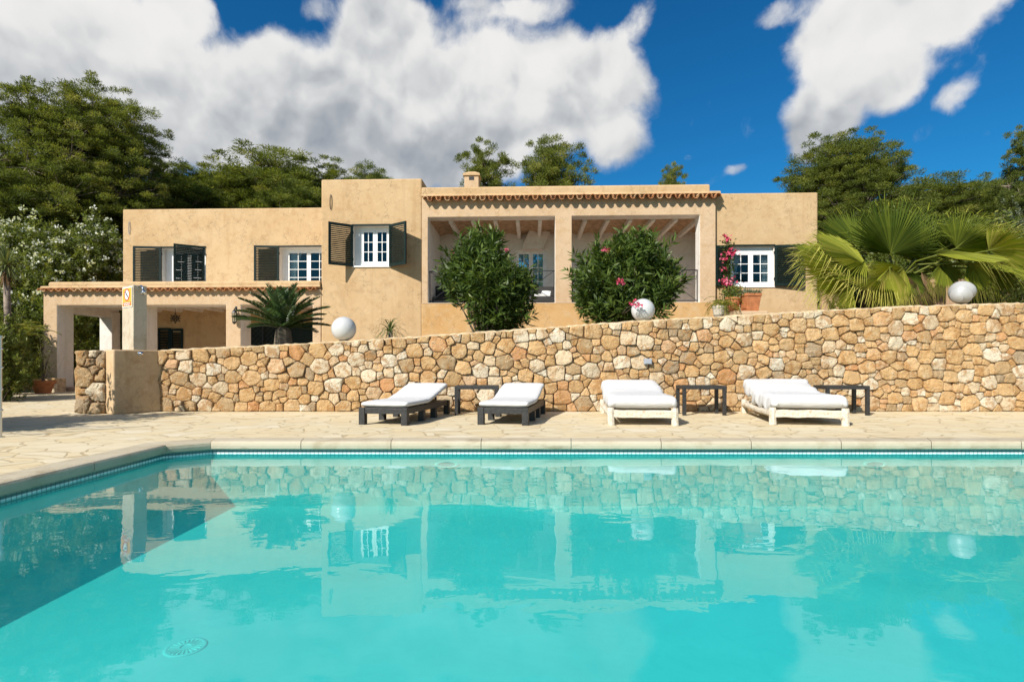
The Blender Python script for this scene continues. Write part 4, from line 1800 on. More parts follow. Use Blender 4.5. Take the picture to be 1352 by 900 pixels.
def make_pine(name, label, seed, H, W, base=.32, lobes=12, dens=1.0, flat=.62, cards=.55, lean=0.0, needle=.24):
    rng = np.random.default_rng(seed)
    root = empty(name, label, 'pine tree', (0, 0, 0))
    tr = MB()
    # trunk
    n = 9
    pts = []
    ph = rng.uniform(0, 6.28, 2)
    for i in range(n):
        t = i / (n - 1)
        pts.append(Vector((lean * t * t * H + .25 * math.sin(2.4 * t + ph[0]) * t, .25 * math.sin(2.1 * t + ph[1]) * t, -.6 + t * (H * .86 + .6))))
    tr.tube(pts, [max(.03, .2 * H / 10 * (1 - .85 * i / (n - 1))) for i in range(n)], 8)

    def trunk_at(z):
        t = min(1, max(0, (z + .6) / (H * .86 + .6))) * (n - 1)
        i = min(n - 2, int(t))
        return pts[i].lerp(pts[i + 1], t - i)
    C, Rad = [], []
    for k in range(lobes):
        q = (k + .5) / lobes
        z = H * (base + (1 - base) * q * .93)
        spread = W / 2 * (.22 + .78 * (1 - q) ** 1.05) * min(1, .5 + q * 2) * rng.uniform(.40, .80)
        if k >= lobes - 2:
            spread *= .35
        a = k * 2.4 + rng.uniform(-.5, .5)
        tp = trunk_at(z)
        c = Vector((tp.x + spread * math.cos(a), tp.y + spread * math.sin(a), z + rng.uniform(-.3, .3)))
        C.append(c)
        rr = W * rng.uniform(.17, .25)
        Rad.append(rr)
        # limb
        z0 = max(.18 * H, z - spread * rng.uniform(.35, .7) - .4)
        s = trunk_at(z0)
        mid = s.lerp(c, .5) + Vector((0, 0, -.12 * spread))
        tr.tube([s, mid, c], [.10 * H / 10, .075 * H / 10, .04 * H / 10], 6)
    P, D, T = [], [], []
    for c, rr in zip(C, Rad):
        m = int(25 * dens * (rr / 1.3) ** 1.5) + 9
        dirs = rand_dirs(m, rng)
        dirs[:, 2] = np.where(dirs[:, 2] < -.75, -dirs[:, 2], dirs[:, 2])
        cc = np.array(c) + dirs * rr * np.array([1, 1, flat]) * rng.uniform(.55, 1.28, (m, 1))
        for q in range(m):
            if rng.random() < .45:
                tr.tube([c, Vector(cc[q]).lerp(c, .1)], [.032, .010], 4, cap=False)
            cr = rng.uniform(.17, .36) * (W / 6) ** .4
            nn = int(rng.uniform(36, 60) * cards * 6)
            dd = rand_dirs(nn, rng)
            dd[:, 2] = dd[:, 2] * .75 + .12
            pp = cc[q] + dd * cr * np.array([1, 1, 1.0]) * np.sqrt(rng.random((nn, 1)))
            gd = unit(dd * .9 + dirs[q] * .4 + np.array([0, 0, .7]) + rng.normal(size=(nn, 3)) * .8)
            P.append(pp)
            D.append(gd)
            T.append(np.clip(rng.normal(.45 + rng.normal() * .18, .15, nn), 0, 1))
    P, D, T = np.concatenate(P), np.concatenate(D), np.concatenate(T)
    V = leaves(P, D, rng.uniform(.7, 1.3, len(P)) * needle * .74, rng.uniform(.8, 1.3, len(P)) * needle * .125, .1, .55, rng)
    tr.build('trunk', BARK, root, smooth=True, recalc=False)
    quads_obj('crown', V, T, PINE, root)
    ext = V.reshape(-1, 3)
    SIZE[root.name] = (float(np.percentile(ext[:, 2], 99.7)), float(np.percentile(ext[:, 0], 99) - np.percentile(ext[:, 0], 1)))
    return root


def make_bush(name, label, cat, seed, W, D_, H, shoots, per, L, Wd, mat, group=None, lumps=9, flowers=None, stems=True, droop=0.0, z_low=.06, shape=None, lay=1.0):
    """shrub of leafy shoots over an uneven lobed volume; base at origin"""
    rng = np.random.default_rng(seed)
    root = empty(name, label, cat, (0, 0, 0), 0, group)
    cs, rs = [], []
    for k in range(lumps):
        a = rng.uniform(0, 6.28)
        q = rng.uniform(.0, .62) ** .8
        z = rng.uniform(.26, .78)
        cs.append((W / 2 * q * math.cos(a), D_ / 2 * q * math.sin(a), H * z))
        rs.append((W * rng.uniform(.20, .30), D_ * rng.uniform(.20, .30), H * rng.uniform(.17, .26)))
    cs.append((0, 0, H * .42))
    rs.append((W * .40, D_ * .40, H * .40))
    if shape:
        cs = [(q[0], q[1], q[2]) for q in shape]
        rs = [(q[3], q[4], q[5]) for q in shape]
    cs, rs = np.array(cs), np.array(rs)
    vol = rs[:, 0] * rs[:, 2]
    idx = rng.choice(len(cs), shoots, p=vol / vol.sum())
    dirs = rand_dirs(shoots, rng)
    tip = cs[idx] + dirs * rs[idx] * np.where(rng.random((shoots, 1)) < .2, rng.uniform(1.1, 1.42, (shoots, 1)), rng.uniform(.62, 1.1, (shoots, 1)))
    keep = tip[:, 2] > z_low * H
    tip, dirs = tip[keep], dirs[keep]
    n = len(tip)
    ax = unit(dirs * .8 + np.array([0, 0, .75]) + rng.normal(size=(n, 3)) * .25)
    # leaves along each shoot
    P = np.repeat(tip, per, 0)
    A = np.repeat(ax, per, 0)
    s = np.tile(np.linspace(-1, .25, per), n)[:, None]
    P = P + A * s * L * 1.9
    rd = rand_dirs(n * per, rng)
    side = unit(rd - A * (rd * A).sum(1, keepdims=True))
    up = np.clip(.35 + .55 * s, 0, 1.2)
    Dv = unit(side * lay + A * (up + .35) - np.array([0, 0, droop]))
    base_t = np.repeat(np.clip(rng.normal(.45, .16, n), 0, 1), per)
    T = np.clip(base_t + rng.normal(0, .12, n * per) + .12 * s[:, 0], 0, 1)
    V = leaves(P, Dv, rng.uniform(.7, 1.2, n * per) * L, rng.uniform(.8, 1.2, n * per) * Wd, .12, .42, rng)
    if stems:
        st = MB()
        for k in range(min(70, n)):
            q = Vector(tip[rng.integers(n)]) * .94
            b = Vector((q.x * .22, q.y * .22, -.15))
            st.tube([b, b.lerp(q, .5) + Vector((q.x * .06, q.y * .06, .06 * H)), q], [.02, .014, .006], 5, cap=False)
        st.build('stems', GREYBARK, root, smooth=True, recalc=False)
    quads_obj('foliage', V, T, mat, root)
    if flowers:
        nf, mat_f, rf, petals, psz, spots = flowers
        if spots is None:
            sel = rng.choice(n, nf, replace=False)
            fp = tip[sel] + ax[sel] * L * .8
        else:
            fp = np.array(spots, dtype=float)
        PP, DD = [], []
        for q in fp:
            dd = rand_dirs(petals, rng)
            dd[:, 2] = dd[:, 2] * .6 + .3
            dd[:, 1] -= .25
            PP.append(q + dd * rf * rng.random((petals, 1)) ** .5)
            DD.append(unit(dd + rng.normal(size=(petals, 3)) * .5))
        if spots is not None:
            for q in fp:
                if q[1] < -2:
                    tw = MB()
                    tw.tube([(q[0] * .5, -.5, .3), (q[0] * .8, q[1] * .6, q[2] * .7 + .12), tuple(q)], [.012, .008, .005], 5)
                    tw.build('twig', GREYBARK, root)
        groups = [(a, b) for a, b in zip(PP, DD)] if spots is not None else [(np.concatenate(PP), np.concatenate(DD))]
        for a, b in groups:
            V = leaves(a, b, rng.uniform(.7, 1.2, len(a)) * psz, rng.uniform(.8, 1.2, len(a)) * psz * .85, .15, .55, rng)
            quads_obj('flowers', V, rng.random(len(a)), mat_f, root)
    return root


# --- the two oleanders on the terrace
d = 14.2
K_ = d / F


def shape_px(cx, cy, lumps):
    return [((a - cx) * K_, yo, (cy - b - 4) * K_ + .15, ra * .78 * K_, (ra + rb) * .40 * K_, rb * .78 * K_) for a, b, ra, rb, yo in lumps]


S1 = shape_px(642, 437, [(630, 340, 40, 36, 0), (604, 362, 27, 30, .2), (650, 372, 48, 38, -.3), (660, 408, 40, 28, -.1), (683, 376, 26, 30, .1), (640, 315, 20, 22, .1)])
S2 = shape_px(829, 425, [(828, 340, 40, 42, 0), (798, 362, 44, 44, -.2), (862, 344, 34, 36, .1), (880, 370, 24, 28, 0), (781, 385, 27, 28, .1), (835, 393, 54, 34, -.2), (795, 402, 30, 20, -.1), (845, 318, 24, 20, 0)])
c1 = at(642, 437, d)
o1 = make_bush('oleander_bush', 'tall plain dark green oleander, its top in front of the loggia opening nearer the tower', 'shrub', 41, 2.30, 1.9, 2.65, 520, 20, .25, .050, OLEAND,
               'oleanders in front of the loggia', lumps=13, shape=S1, lay=.95,
               flowers=(3, PINK, .045, 14, .05, [((670 - 642) / F * d, -.55, (437 - 328) / F * d), ((600 - 642) / F * d, -.5, (437 - 330) / F * d)]))
o1.location = (c1.x, d, c1.z - .15)
c2 = at(829, 425, d)


def f2(px, py, y):
    return ((px - CX) / F * (d + y) - c2.x, y, EYE + (HY - py) / F * (d + y) - (c2.z - .15))


o2 = make_bush('oleander_bush', 'round dark green oleander with pink blossoms behind the globe lamp', 'shrub', 52, 2.75, 2.0, 2.5, 620, 20, .25, .050, OLEAND,
               'oleanders in front of the loggia', lumps=13, shape=S2, lay=.95,
               flowers=(3, PINK, .075, 26, .055, [f2(800, 331, -.8), f2(818, 372, -1.0), f2(820, 375, -1.02), f2(837, 401, -2.98), f2(842, 404, -3.0)]))
o2.location = (c2.x, d, c2.z - .15)


# --- sago palm
def cycad():
    d = 12.3
    c = at(374, 452, d)
    root = empty('sago_palm', 'dark green sago palm with stiff feather fronds on the terrace behind the wall', 'palm', (c.x, d, c.z - .25))
    rng = np.random.default_rng(4)
    t = MB()
    t.lathe([(.20, -.2), (.19, .2), (.16, .5), (.10, .58)], 14)
    t.build('trunk', GREYBARK, root)
    P, D, L, T = [], [], [], []
    rc = MB()
    nf = 46
    for k in range(nf):
        az = k * 2.39996
        q = k / nf
        el = R(86 - 80 * q ** 1.25)
        ln = rng.uniform(.92, 1.12) * (1.02 if q > .4 else .92)
        pos = Vector((0, 0, .55))
        pts = [pos.copy()]
        e = el
        m = 36
        rows = []
        for s in range(m):
            dv = Vector((math.cos(az) * math.cos(e), math.sin(az) * math.cos(e), math.sin(e)))
            pos = pos + dv * ln / m
            pts.append(pos.copy())
            e -= R(.55 + .7 * s / m) * (1.0 if q < .75 else .75)
            sd = dv.cross(Vector((0, 0, 1)))
            if sd.length < .05:
                sd = Vector((math.sin(az), -math.cos(az), 0))
            sd.normalize()
            up = sd.cross(dv)
            if s > 2:
                prof = math.sin(math.pi * min(1, (s / m) * .82 + .16)) ** .6
                for sg in (-1, 1):
                    for hh in (0, .5):
                        P.append(pos - dv * ln / m * hh)
                        D.append(sd * sg * .85 + dv * .62 + up * .38)
                        L.append(.17 * prof + .02)
                        T.append(np.clip(.35 + .35 * rng.random() + .2 * (1 - q), 0, 1))
        rc.tube(pts[::4] + [pts[-1]], .008, 4, cap=False)
    rc.build('ribs', CYCAD, root, recalc=False)
    P, D, L, T = np.array(P), np.array(D), np.array(L), np.array(T)
    V = leaves(P, D, L, np.full(len(P), .02), .08, .35, rng)
    quads_obj('fronds', V, T, CYCAD, root)


cycad()


def rosette(mb_or_none, c, n, L, W, seed, el0=85, el1=5, bend=1.2, nseg=4, spread=1.0, tint=(.3, .8)):
    """strap leaves: returns quads & tints"""
    rng = np.random.default_rng(seed)
    Q, T = [], []
    for k in range(n):
        az = k * 2.39996 + rng.uniform(-.3, .3)
        q = (k + .5) / n
        e = R(el0 + (el1 - el0) * q + rng.uniform(-7, 7))
        ln = L * rng.uniform(.8, 1.15)
        pos = np.array(c, dtype=float)
        prev = None
        t = rng.uniform(*tint)
        for s in range(nseg + 1):
            dv = np.array([math.cos(az) * math.cos(e), math.sin(az) * math.cos(e), math.sin(e)])
            sd = np.array([math.sin(az), -math.cos(az), 0])
            w = W * (1 - (s / nseg) ** 1.6) * .5 + .0012
            a, b = pos + sd * w, pos - sd * w
            if prev is not None:
                Q.append([prev[0], prev[1], b, a])
                T.append(t)
            prev = (a, b)
            pos = pos + dv * ln / nseg
            e -= R(9) * bend * (1 + s * .5)
    return np.array(Q), np.array(T)


def spiky_plants():
    d = 12.0
    c = at(515, 448, d)
    root = empty('ponytail_plant', 'thin leaved spiky plant sprouting behind the wall below the tower window', 'plant', (c.x, d, c.z - .2))
    t = MB()
    t.tube([(0, 0, -.1), (.01, 0, .15), (0, 0, .36)], [.07, .06, .05], 10)
    t.build('stem', GREYBARK, root, smooth=True)
    Q, T = rosette(None, (0, 0, .34), 75, .52, .02, 3, 88, -5, 1.6, 5)
    quads_obj('leaves', Q, T, SPIKE, root)
    # yucca at the far left
    d = 15.0
    c = at(8, 350, d)
    root = empty('yucca', 'spiky yucca rosette on a bare trunk at the left edge before the white blossom', 'plant', (c.x, d, 0))
    t = MB()
    t.tube([(0, 0, -.1), (.06, 0, 1.6), (0, 0, c.z)], [.09, .08, .07], 10)
    t.build('trunk', BARK, root, smooth=True)
    Q, T = rosette(None, (0, 0, c.z), 95, .62, .045, 8, 88, -55, .7, 4)
    quads_obj('leaves', Q, T, SPIKE, root)
    Q, T = rosette(None, (0, 0, c.z - .1), 50, .55, .04, 9, -50, -80, .4, 3)
    quads_obj('dead_leaves', Q, T, DEADL, root)
    # tufts beside the shell
    for k, (px, py, dd, n, L, lab) in enumerate(((1318, 398, 13.2, 60, .55, 'spiky agave clump behind the shell ornament at the right edge'), (1128, 402, 14.2, 40, .45, 'small spiky tuft under the fan palm leaves next to the ochre wing'))):
        c = at(px, py, dd)
        root = empty('agave_clump', lab, 'plant', (c.x, dd, c.z - .05))
        Q, T = rosette(None, (0, 0, 0), n, L, .04, 20 + k, 85, 12, .4, 4, tint=(.2, .7))
        quads_obj('leaves', Q, T, SPIKE, root)


spiky_plants()


def fan_leaf(Q, T, hub, axis, nrm, rad, rng, nseg=38, arc=150, t0=.5):
    """costapalmate leaf: blades fused for the inner half, free and drooping beyond"""
    axis = unit(np.array(axis, float))
    nrm = np.array(nrm, float)
    nrm = unit(nrm - axis * (nrm @ axis))
    sd = np.cross(axis, nrm)
    for k in range(nseg):
        q = (k + .5) / nseg * 2 - 1
        a = R(arc) * q
        da = R(arc) / nseg * 1.04
        ln = rad * (1 - .30 * abs(q) ** 1.7) * rng.uniform(.93, 1.05)
        fold = .060 * rad

        def pt(r, ang, lift):
            dv = axis * math.cos(ang) + sd * math.sin(ang)
            cup = .10 * rad * (math.sin(ang * .5) ** 2)
            return np.array(hub) + dv * r + nrm * (lift + cup)
        rin = ln * .40
        tt = np.clip(t0 + rng.uniform(-.2, .2), 0, 1)
        # fused inner part, pleated
        Q.append([pt(.02, a, 0), pt(rin, a - da, -fold * .5), pt(rin, a, fold * .5), pt(.02, a, 0) + sd * .001])
        Q.append([pt(.02, a, 0), pt(rin, a, fold * .5), pt(rin, a + da, -fold * .5), pt(.02, a, 0) - sd * .001])
        T += [tt, tt]
        # free tip, hanging a little
        dr = np.array([0, 0, -1.0])
        m1 = pt(ln * .8, a, 0) + dr * rad * .03 * rng.uniform(.4, 1.4)
        tip = pt(ln, a + rng.uniform(-.02, .02), 0) + dr * rad * .22 * rng.uniform(.2, 1.7)
        w = da * .5
        e0, e1 = pt(rin, a - da, -fold * .5), pt(rin, a + da, -fold * .5)
        dvs = np.cross(unit(pt(ln, a, 0) - pt(rin, a, 0)), nrm)
        wm = .5 * np.linalg.norm(e1 - e0) * .55
        Q.append([e0, pt(rin, a, fold * .5), m1, m1 - dvs * wm])
        Q.append([pt(rin, a, fold * .5), e1, m1 + dvs * wm, m1])
        Q.append([m1 - dvs * wm, m1 + dvs * wm, tip + dvs * .002, tip - dvs * .002])
        t2 = min(1, tt + .08)
        T += [tt, tt, min(1, t2 + rng.choice([.08, .3]))]


def fan_palm():
    d = 13.0
    c = at(1185, 402, d)
    root = empty('fan_palm', 'large bright green fan palm arching over the stone wall', 'palm', (c.x, d, c.z - .3))
    rng = np.random.default_rng(6)
    s = d / F

    def loc(px, py, y=0):
        return np.array([(px - 1185) * s, y, (402 - py) * s + .3])
    tr = MB()
    tr.lathe([(.34, -.3), (.36, .1), (.30, .45), (.22, .8), (.12, 1.0)], 18)
    tr.build('trunk', BARK, root)
    Q, T = [], []
    st = MB()
    # (hub px, hub py, depth, aim px, aim py, aim depth, radius px, normal, tone)
    L = [  # dark upright and bright side fans: shade and sunlight put into leaf colour
        (1168, 338, -.2, 1180, 262, -.3, 92, (-.1, -1, .05), .12, 150),     # big upright fan facing us, coloured as shaded
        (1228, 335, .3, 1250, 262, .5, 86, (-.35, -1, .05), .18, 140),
        (1125, 352, -.4, 1050, 318, -.6, 92, (.1, -.7, .8), .72, 120),       # left, coloured as sunlit
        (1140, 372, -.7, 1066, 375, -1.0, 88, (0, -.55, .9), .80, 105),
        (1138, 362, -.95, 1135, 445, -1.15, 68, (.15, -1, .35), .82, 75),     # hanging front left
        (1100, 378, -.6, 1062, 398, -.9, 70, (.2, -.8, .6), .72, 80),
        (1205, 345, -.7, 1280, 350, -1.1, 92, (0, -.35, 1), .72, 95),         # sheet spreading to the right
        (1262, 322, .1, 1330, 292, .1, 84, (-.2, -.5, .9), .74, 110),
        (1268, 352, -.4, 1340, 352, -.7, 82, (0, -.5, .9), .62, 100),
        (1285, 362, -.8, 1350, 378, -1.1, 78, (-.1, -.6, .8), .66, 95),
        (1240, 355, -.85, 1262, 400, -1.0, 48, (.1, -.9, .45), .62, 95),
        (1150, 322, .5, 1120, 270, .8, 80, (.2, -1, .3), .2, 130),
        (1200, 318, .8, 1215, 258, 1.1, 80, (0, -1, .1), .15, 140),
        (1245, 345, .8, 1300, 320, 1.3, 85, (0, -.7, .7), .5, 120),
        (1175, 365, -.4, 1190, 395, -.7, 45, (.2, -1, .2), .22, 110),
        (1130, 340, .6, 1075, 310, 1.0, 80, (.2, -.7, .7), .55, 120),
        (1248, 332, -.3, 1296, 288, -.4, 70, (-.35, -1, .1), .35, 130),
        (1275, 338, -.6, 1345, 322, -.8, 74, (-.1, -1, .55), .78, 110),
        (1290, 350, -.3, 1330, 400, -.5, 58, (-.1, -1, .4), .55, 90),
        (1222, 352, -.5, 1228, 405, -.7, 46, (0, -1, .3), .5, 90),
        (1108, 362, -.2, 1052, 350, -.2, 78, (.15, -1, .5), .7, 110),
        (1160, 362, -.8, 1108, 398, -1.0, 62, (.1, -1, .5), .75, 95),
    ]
    for (hx, hy, hd, ax, ay, ad, rp, nm, lit_tone, arc) in L:
        h, a = loc(hx, hy, hd), loc(ax, ay, ad)
        fan_leaf(Q, T, h, a - h, nm, rp * s, rng, 50, arc / 1.0 * .62, lit_tone)
        b = np.array([rng.uniform(-.1, .1), rng.uniform(-.1, .1), .8])
        mid = (h + b) / 2 + np.array([0, 0, .18])
        st.tube([b, mid, h, h + unit(a - h) * rp * s * .5], [.026, .022, .017, .006], 6, cap=False)
    # old hanging leaves round the trunk
    Qd, Td = [], []
    for k in range(17):
        a = k * 2 * math.pi / 17 + .2
        h = np.array([math.cos(a) * .5, math.sin(a) * .4, .72 + .14 * (k % 3)])
        fan_leaf(Qd, Td, h, (math.cos(a) * .45, math.sin(a) * .45, -1), (math.cos(a), math.sin(a), .3), .78, rng, 20, 45, .1 + .4 * (k % 4) / 4)
    st.build('stalks', FERN, root, smooth=True, recalc=False)
    quads_obj('fans', np.array(Q), np.array(T), FANM, root)
    quads_obj('dead_fans', np.array(Qd), np.array(Td), DEADL, root)


fan_palm()


# --- low rose wall and pillar behind the palm
def rose_wall():
    a, b = at(1085, 400, 17.2), at(1420, 400, 15.6)
    m = MB()
    dv = (b - a)
    dv.z = 0
    n = Vector((-dv.y, dv.x, 0)).normalized() * .25
    zt = EYE + (HY - 369) / F * 16.4
    q = [a, b, b + n, a + n]
    m.add([(p.x, p.y, 1.0) for p in q] + [(p.x, p.y, zt) for p in q], [(0, 1, 5, 4), (1, 2, 6, 5), (2, 3, 7, 6), (3, 0, 4, 7), (4, 5, 6, 7)])
    tag(m.build('garden_wall', ROSE, bevel=.04), 'low rose plastered garden wall glimpsed behind the fan palm', 'wall')
    c = at(1234, 400, 12.9)
    m = MB()
    m.box((-.15, -.15, -.2), (.15, .15, .42))
    r = empty('garden_post', 'squat plastered post with a domed cap between the palm trunk and the shell', 'post', (c.x, 12.9, c.z))
    m.build('shaft', ROSE, r, bevel=.015)
    m = MB()
    m.lathe([(.20, .422), (.21, .46), (.19, .52), (.13, .57), (.02, .60)], 20)
    m.build('cap', ROSE, r, smooth=True)


rose_wall()


# --- pots and flowers at the corner of the loggia
def pots():
    dd = 12.3
    a, b = at(962, 412, dd), at(1006, 412, dd)
    m = MB()
    m.box((a.x, 12.0, 1.5), (b.x, 12.7, a.z))
    tag(m.build('plinth', PALE, bevel=.02), 'low plastered plinth under the square terracotta pot', 'plinth')
    c = at(990, 412, dd)
    r = empty('flower_pot', 'square terracotta pot with grey green succulents on the plinth', 'flower pot', (c.x, dd, c.z + .002), .15)
    m = MB()
    for (w0, w1, z0, z1) in ((.125, .165, 0, .33), (.178, .18, .33, .39)):
        m.add([(-w0, -w0, z0), (w0, -w0, z0), (w0, w0, z0), (-w0, w0, z0), (-w1, -w1, z1), (w1, -w1, z1), (w1, w1, z1), (-w1, w1, z1)],
              [(3, 2, 1, 0), (0, 1, 5, 4), (1, 2, 6, 5), (2, 3, 7, 6), (3, 0, 4, 7), (4, 5, 6, 7)])
    m.build('pot', POT, r, bevel=.008)
    rng = np.random.default_rng(2)
    P = np.stack([rng.uniform(-.2, .2, 420), rng.uniform(-.16, .16, 420), rng.uniform(.36, .44, 420)], 1)
    D = unit(rng.normal(size=(420, 3)) * .7 + np.array([0, 0, .7]))
    quads_obj('succulents', leaves(P, D, .07, .022, .2, .5, rng), rng.random(420), OLIVE, r)
    c = at(949, 417, 12.1)
    r = empty('flower_pot', 'small pale stone pot with yellow green arching fern on the wall', 'flower pot', (c.x, 12.1, c.z - .02))
    m = MB()
    m.lathe([(.08, 0), (.11, .04), (.125, .16), (.14, .2), (.135, .235), (.11, .235), (.10, .2)], 20)
    m.build('pot', COLST, r, smooth=False)
    # arching fern fronds
    rng = np.random.default_rng(5)
    P, D, T = [], [], []
    for k in range(30):
        az = k * 2.4
        e = R(rng.uniform(25, 80))
        ln = rng.uniform(.35, .58)
        pos = np.array([.1 + rng.uniform(-.03, .03), .05, .22])
        for s in range(18):
            dv = np.array([math.cos(az) * math.cos(e), math.sin(az) * math.cos(e), math.sin(e)])
            pos = pos + dv * ln / 18
            e -= R(7)
            sd = np.array([math.sin(az), -math.cos(az), 0])
            for sg in (-1, 1):
                P.append(pos)
                D.append(sd * sg + dv * .5)
                T.append(rng.random())
    quads_obj('fern', leaves(np.array(P), np.array(D), .065, .014, .1, .4, rng), np.array(T), FERN, r)
    c = at(968, 409, 12.4)
    r = empty('flower_pot', 'round terracotta pot half hidden behind the yellow green fern', 'flower pot', (c.x, 12.4, at(968, 412, 12.3).z + .002))
    m = MB()
    m.lathe([(.10, 0), (.15, .28), (.165, .28), (.168, .33), (.14, .33), (.13, .28)], 24)
    m.build('pot', POT, r)
    P = np.stack([rng.normal(0, .09, 500), rng.normal(0, .09, 500), rng.uniform(.3, .55, 500)], 1)
    D = unit(rng.normal(size=(500, 3)) + np.array([0, 0, .4]))
    quads_obj('foliage', leaves(P, D, .06, .03, .2, .5, rng), rng.random(500), SHRUB, r)
    # climbing bougainvillea in the corner recess
    u, z = hl(955, 405, .25)
    base = vl(u, -.10, 1.7)
    r = empty('bougainvillea', 'climbing bougainvillea with magenta flowers in the corner beside the loggia', 'climber', base, -TH)
    dd = HD - u * HS - .10
    st = MB()
    pts = [(0, 0, 0), (.05, 0, .8), (-.05, 0, 1.6), (.04, 0, 2.4), (0, 0, 3.3), (-.03, 0, 3.55)]
    st.tube(pts, [.03, .026, .02, .016, .01, .006], 6)
    st.build('stem', GREYBARK, r, smooth=True)
    n = 900
    zz = rng.uniform(.4, 3.3, n)
    P = np.stack([rng.normal(.02, .13, n) * (1.1 - .25 * zz / 3.3), -np.abs(rng.normal(0, .08, n)), zz], 1)
    quads_obj('foliage', leaves(P, unit(rng.normal(size=(n, 3)) + np.array([0, -.3, .1])), .085, .05, .2, .45, rng), rng.random(n) * .5, OLEAND, r)
    for (px, py, k, sp) in ((952, 315, 26, .10), (957, 335, 70, .15), (950, 343, 18, .09), (953, 373, 62, .15), (950, 355, 10, .08), (958, 381, 22, .13)):
        q = np.array([(px - 955) / F * dd, -.12, EYE + (HY - py) / F * dd - 1.7])
        P = q + rng.normal(size=(k, 3)) * sp * np.array([.7, .4, .5])
        quads_obj('flowers', leaves(P, unit(rng.normal(size=(k, 3)) + np.array([0, -.4, 0])), .10, .085, .2, .5, rng), rng.random(k) * .8, PINK, r)
    # terracotta pot with a thin plant by the porch
    c = at(57, 513, 18.3)
    r = empty('flower_pot', 'wide round terracotta pot with a bare twiggy plant by the porch pillar', 'flower pot', (c.x, 18.3, .0))
    m = MB()
    m.lathe([(.20, 0), (.30, .32), (.34, .32), (.345, .40), (.31, .40), (.29, .34)], 28)
    m.build('pot', POT, r)
    st = MB()
    tips = []
    for k in range(12):
        a = k * 2.4
        q = Vector((.4 * math.cos(a) * rng.random(), .3 * math.sin(a) * rng.random(), rng.uniform(.9, 2.1)))
        st.tube([(0, 0, .3), (q.x * .3, q.y * .3, q.z * .55), q], [.014, .009, .004], 5)
        tips += [(q.x * t, q.y * t, .4 + (q.z - .4) * t) for t in (.5, .7, .85, 1.0)] * 4
    st.build('twigs', GREYBARK, r)
    P = np.array(tips) + rng.normal(size=(len(tips), 3)) * .06
    quads_obj('foliage', leaves(P, rand_dirs(len(P), rng), .09, .03, .2, .5, rng), rng.random(len(P)), SHRUB, r)


pots()


def low_walls():
    # low loose stone edging of the garden beside the porch
    for (px0, px1, dd, h, seed, lab) in ((38, 62, 18.9, .5, 61, 'low loose stone edging beside the terracotta pot at the garden bed'),
                                         (97, 158, 23.5, 1.55, 62, 'rubble garden wall seen through the open side of the porch')):
        a, b = at(px0, 500, dd), at(px1, 500, dd)
        r = empty('rubble_wall', lab, 'wall', (a.x - .3, dd, -.02))
        w = b.x - a.x + .6
        m = MB()
        stone_face(m, 0, w, lambda x: h, seed, .13, depth=.06, tmap=lambda x, z, rg: float(rg.choice([0, .05, .1, .25, .9])))
        m.build('stones', STONE, r, smooth=True, recalc=False)
        c = MB()
        c.box((.02, .05, 0), (w - .02, .45, h - .02))
        c.build('core', MORTAR, r)


low_walls()


# ------------------------------------------------------------------ garden shrubs and trees
def gz(x, y):
    return float(terrain(x, y))


def put(root, px, d, z=None, scale=None, rz=None):
    x = (px - CX) / F * d
    root.location = (x, d, gz(x, d) if z is None else z)
    if scale is not None:
        root.scale = scale if hasattr(scale, '__len__') else (scale,) * 3
    if rz is not None:
        root.rotation_euler = (0, 0, rz)
    return root


wf = make_bush('flowering_shrub', 'big white flowering oleander on the left bank reaching the picture edge', 'shrub', 71, 4.4, 3.4, 4.9, 1500, 20, .19, .05, SHRUB,
               'white flowering oleanders on the left bank', lumps=14, flowers=(310, WPETAL, .14, 16, .10, None))
put(wf, 38, 24.5)
wf.location.z += .7
for px, d, s, dz, lab in ((118, 26.2, 1.02, .9, 'white flowering oleander directly behind the roof edge of the porch'),
                          (-18, 21.5, .85, .2, 'white flowering oleander leaning over the yucca at the left edge')):
    o = dup(wf, None, 1.1 + px * .02, (s, s, s), lab)
    put(o, px, d)
    o.location.z += dz

sb = make_bush('garden_shrub', 'dense dark shrub at the left edge behind the steel handrail', 'shrub', 81, 2.6, 2.2, 2.9, 900, 20, .13, .05, SHRUB, 'garden shrubs on the left', lumps=11)
put(sb, -22, 15.2, -.1)
sb.scale = (.9, .9, .9)
for px, d, s, rz, dz, lab in ((18, 20.6, .95, 2.0, -.1, 'mid green shrub between the yucca and the porch pillar'),
                              (66, 22.5, 1.25, 1.0, 0, 'shrub in shade just behind the porch corner pillar'),
                              (118, 25.5, 1.15, 3.2, -.1, 'shrub framed by the open left bay of the porch'),
                              (150, 26.5, 1.2, 4.2, 0, 'shrub seen through the porch beside its rear pillar'),
                              (-8, 14.4, .70, 2.6, -.1, 'low dark shrub right behind the steel handrail'),
                              (-60, 18.0, 1.3, 5, 0, 'tall leafy shrub cut by the left picture edge'),
                              (-4, 17.2, .7, 4.0, -.1, 'low leafy shrub at the foot of the yucca trunk')):
    o = dup(sb, None, rz, (s, s, s), lab)
    put(o, px, d, dz)


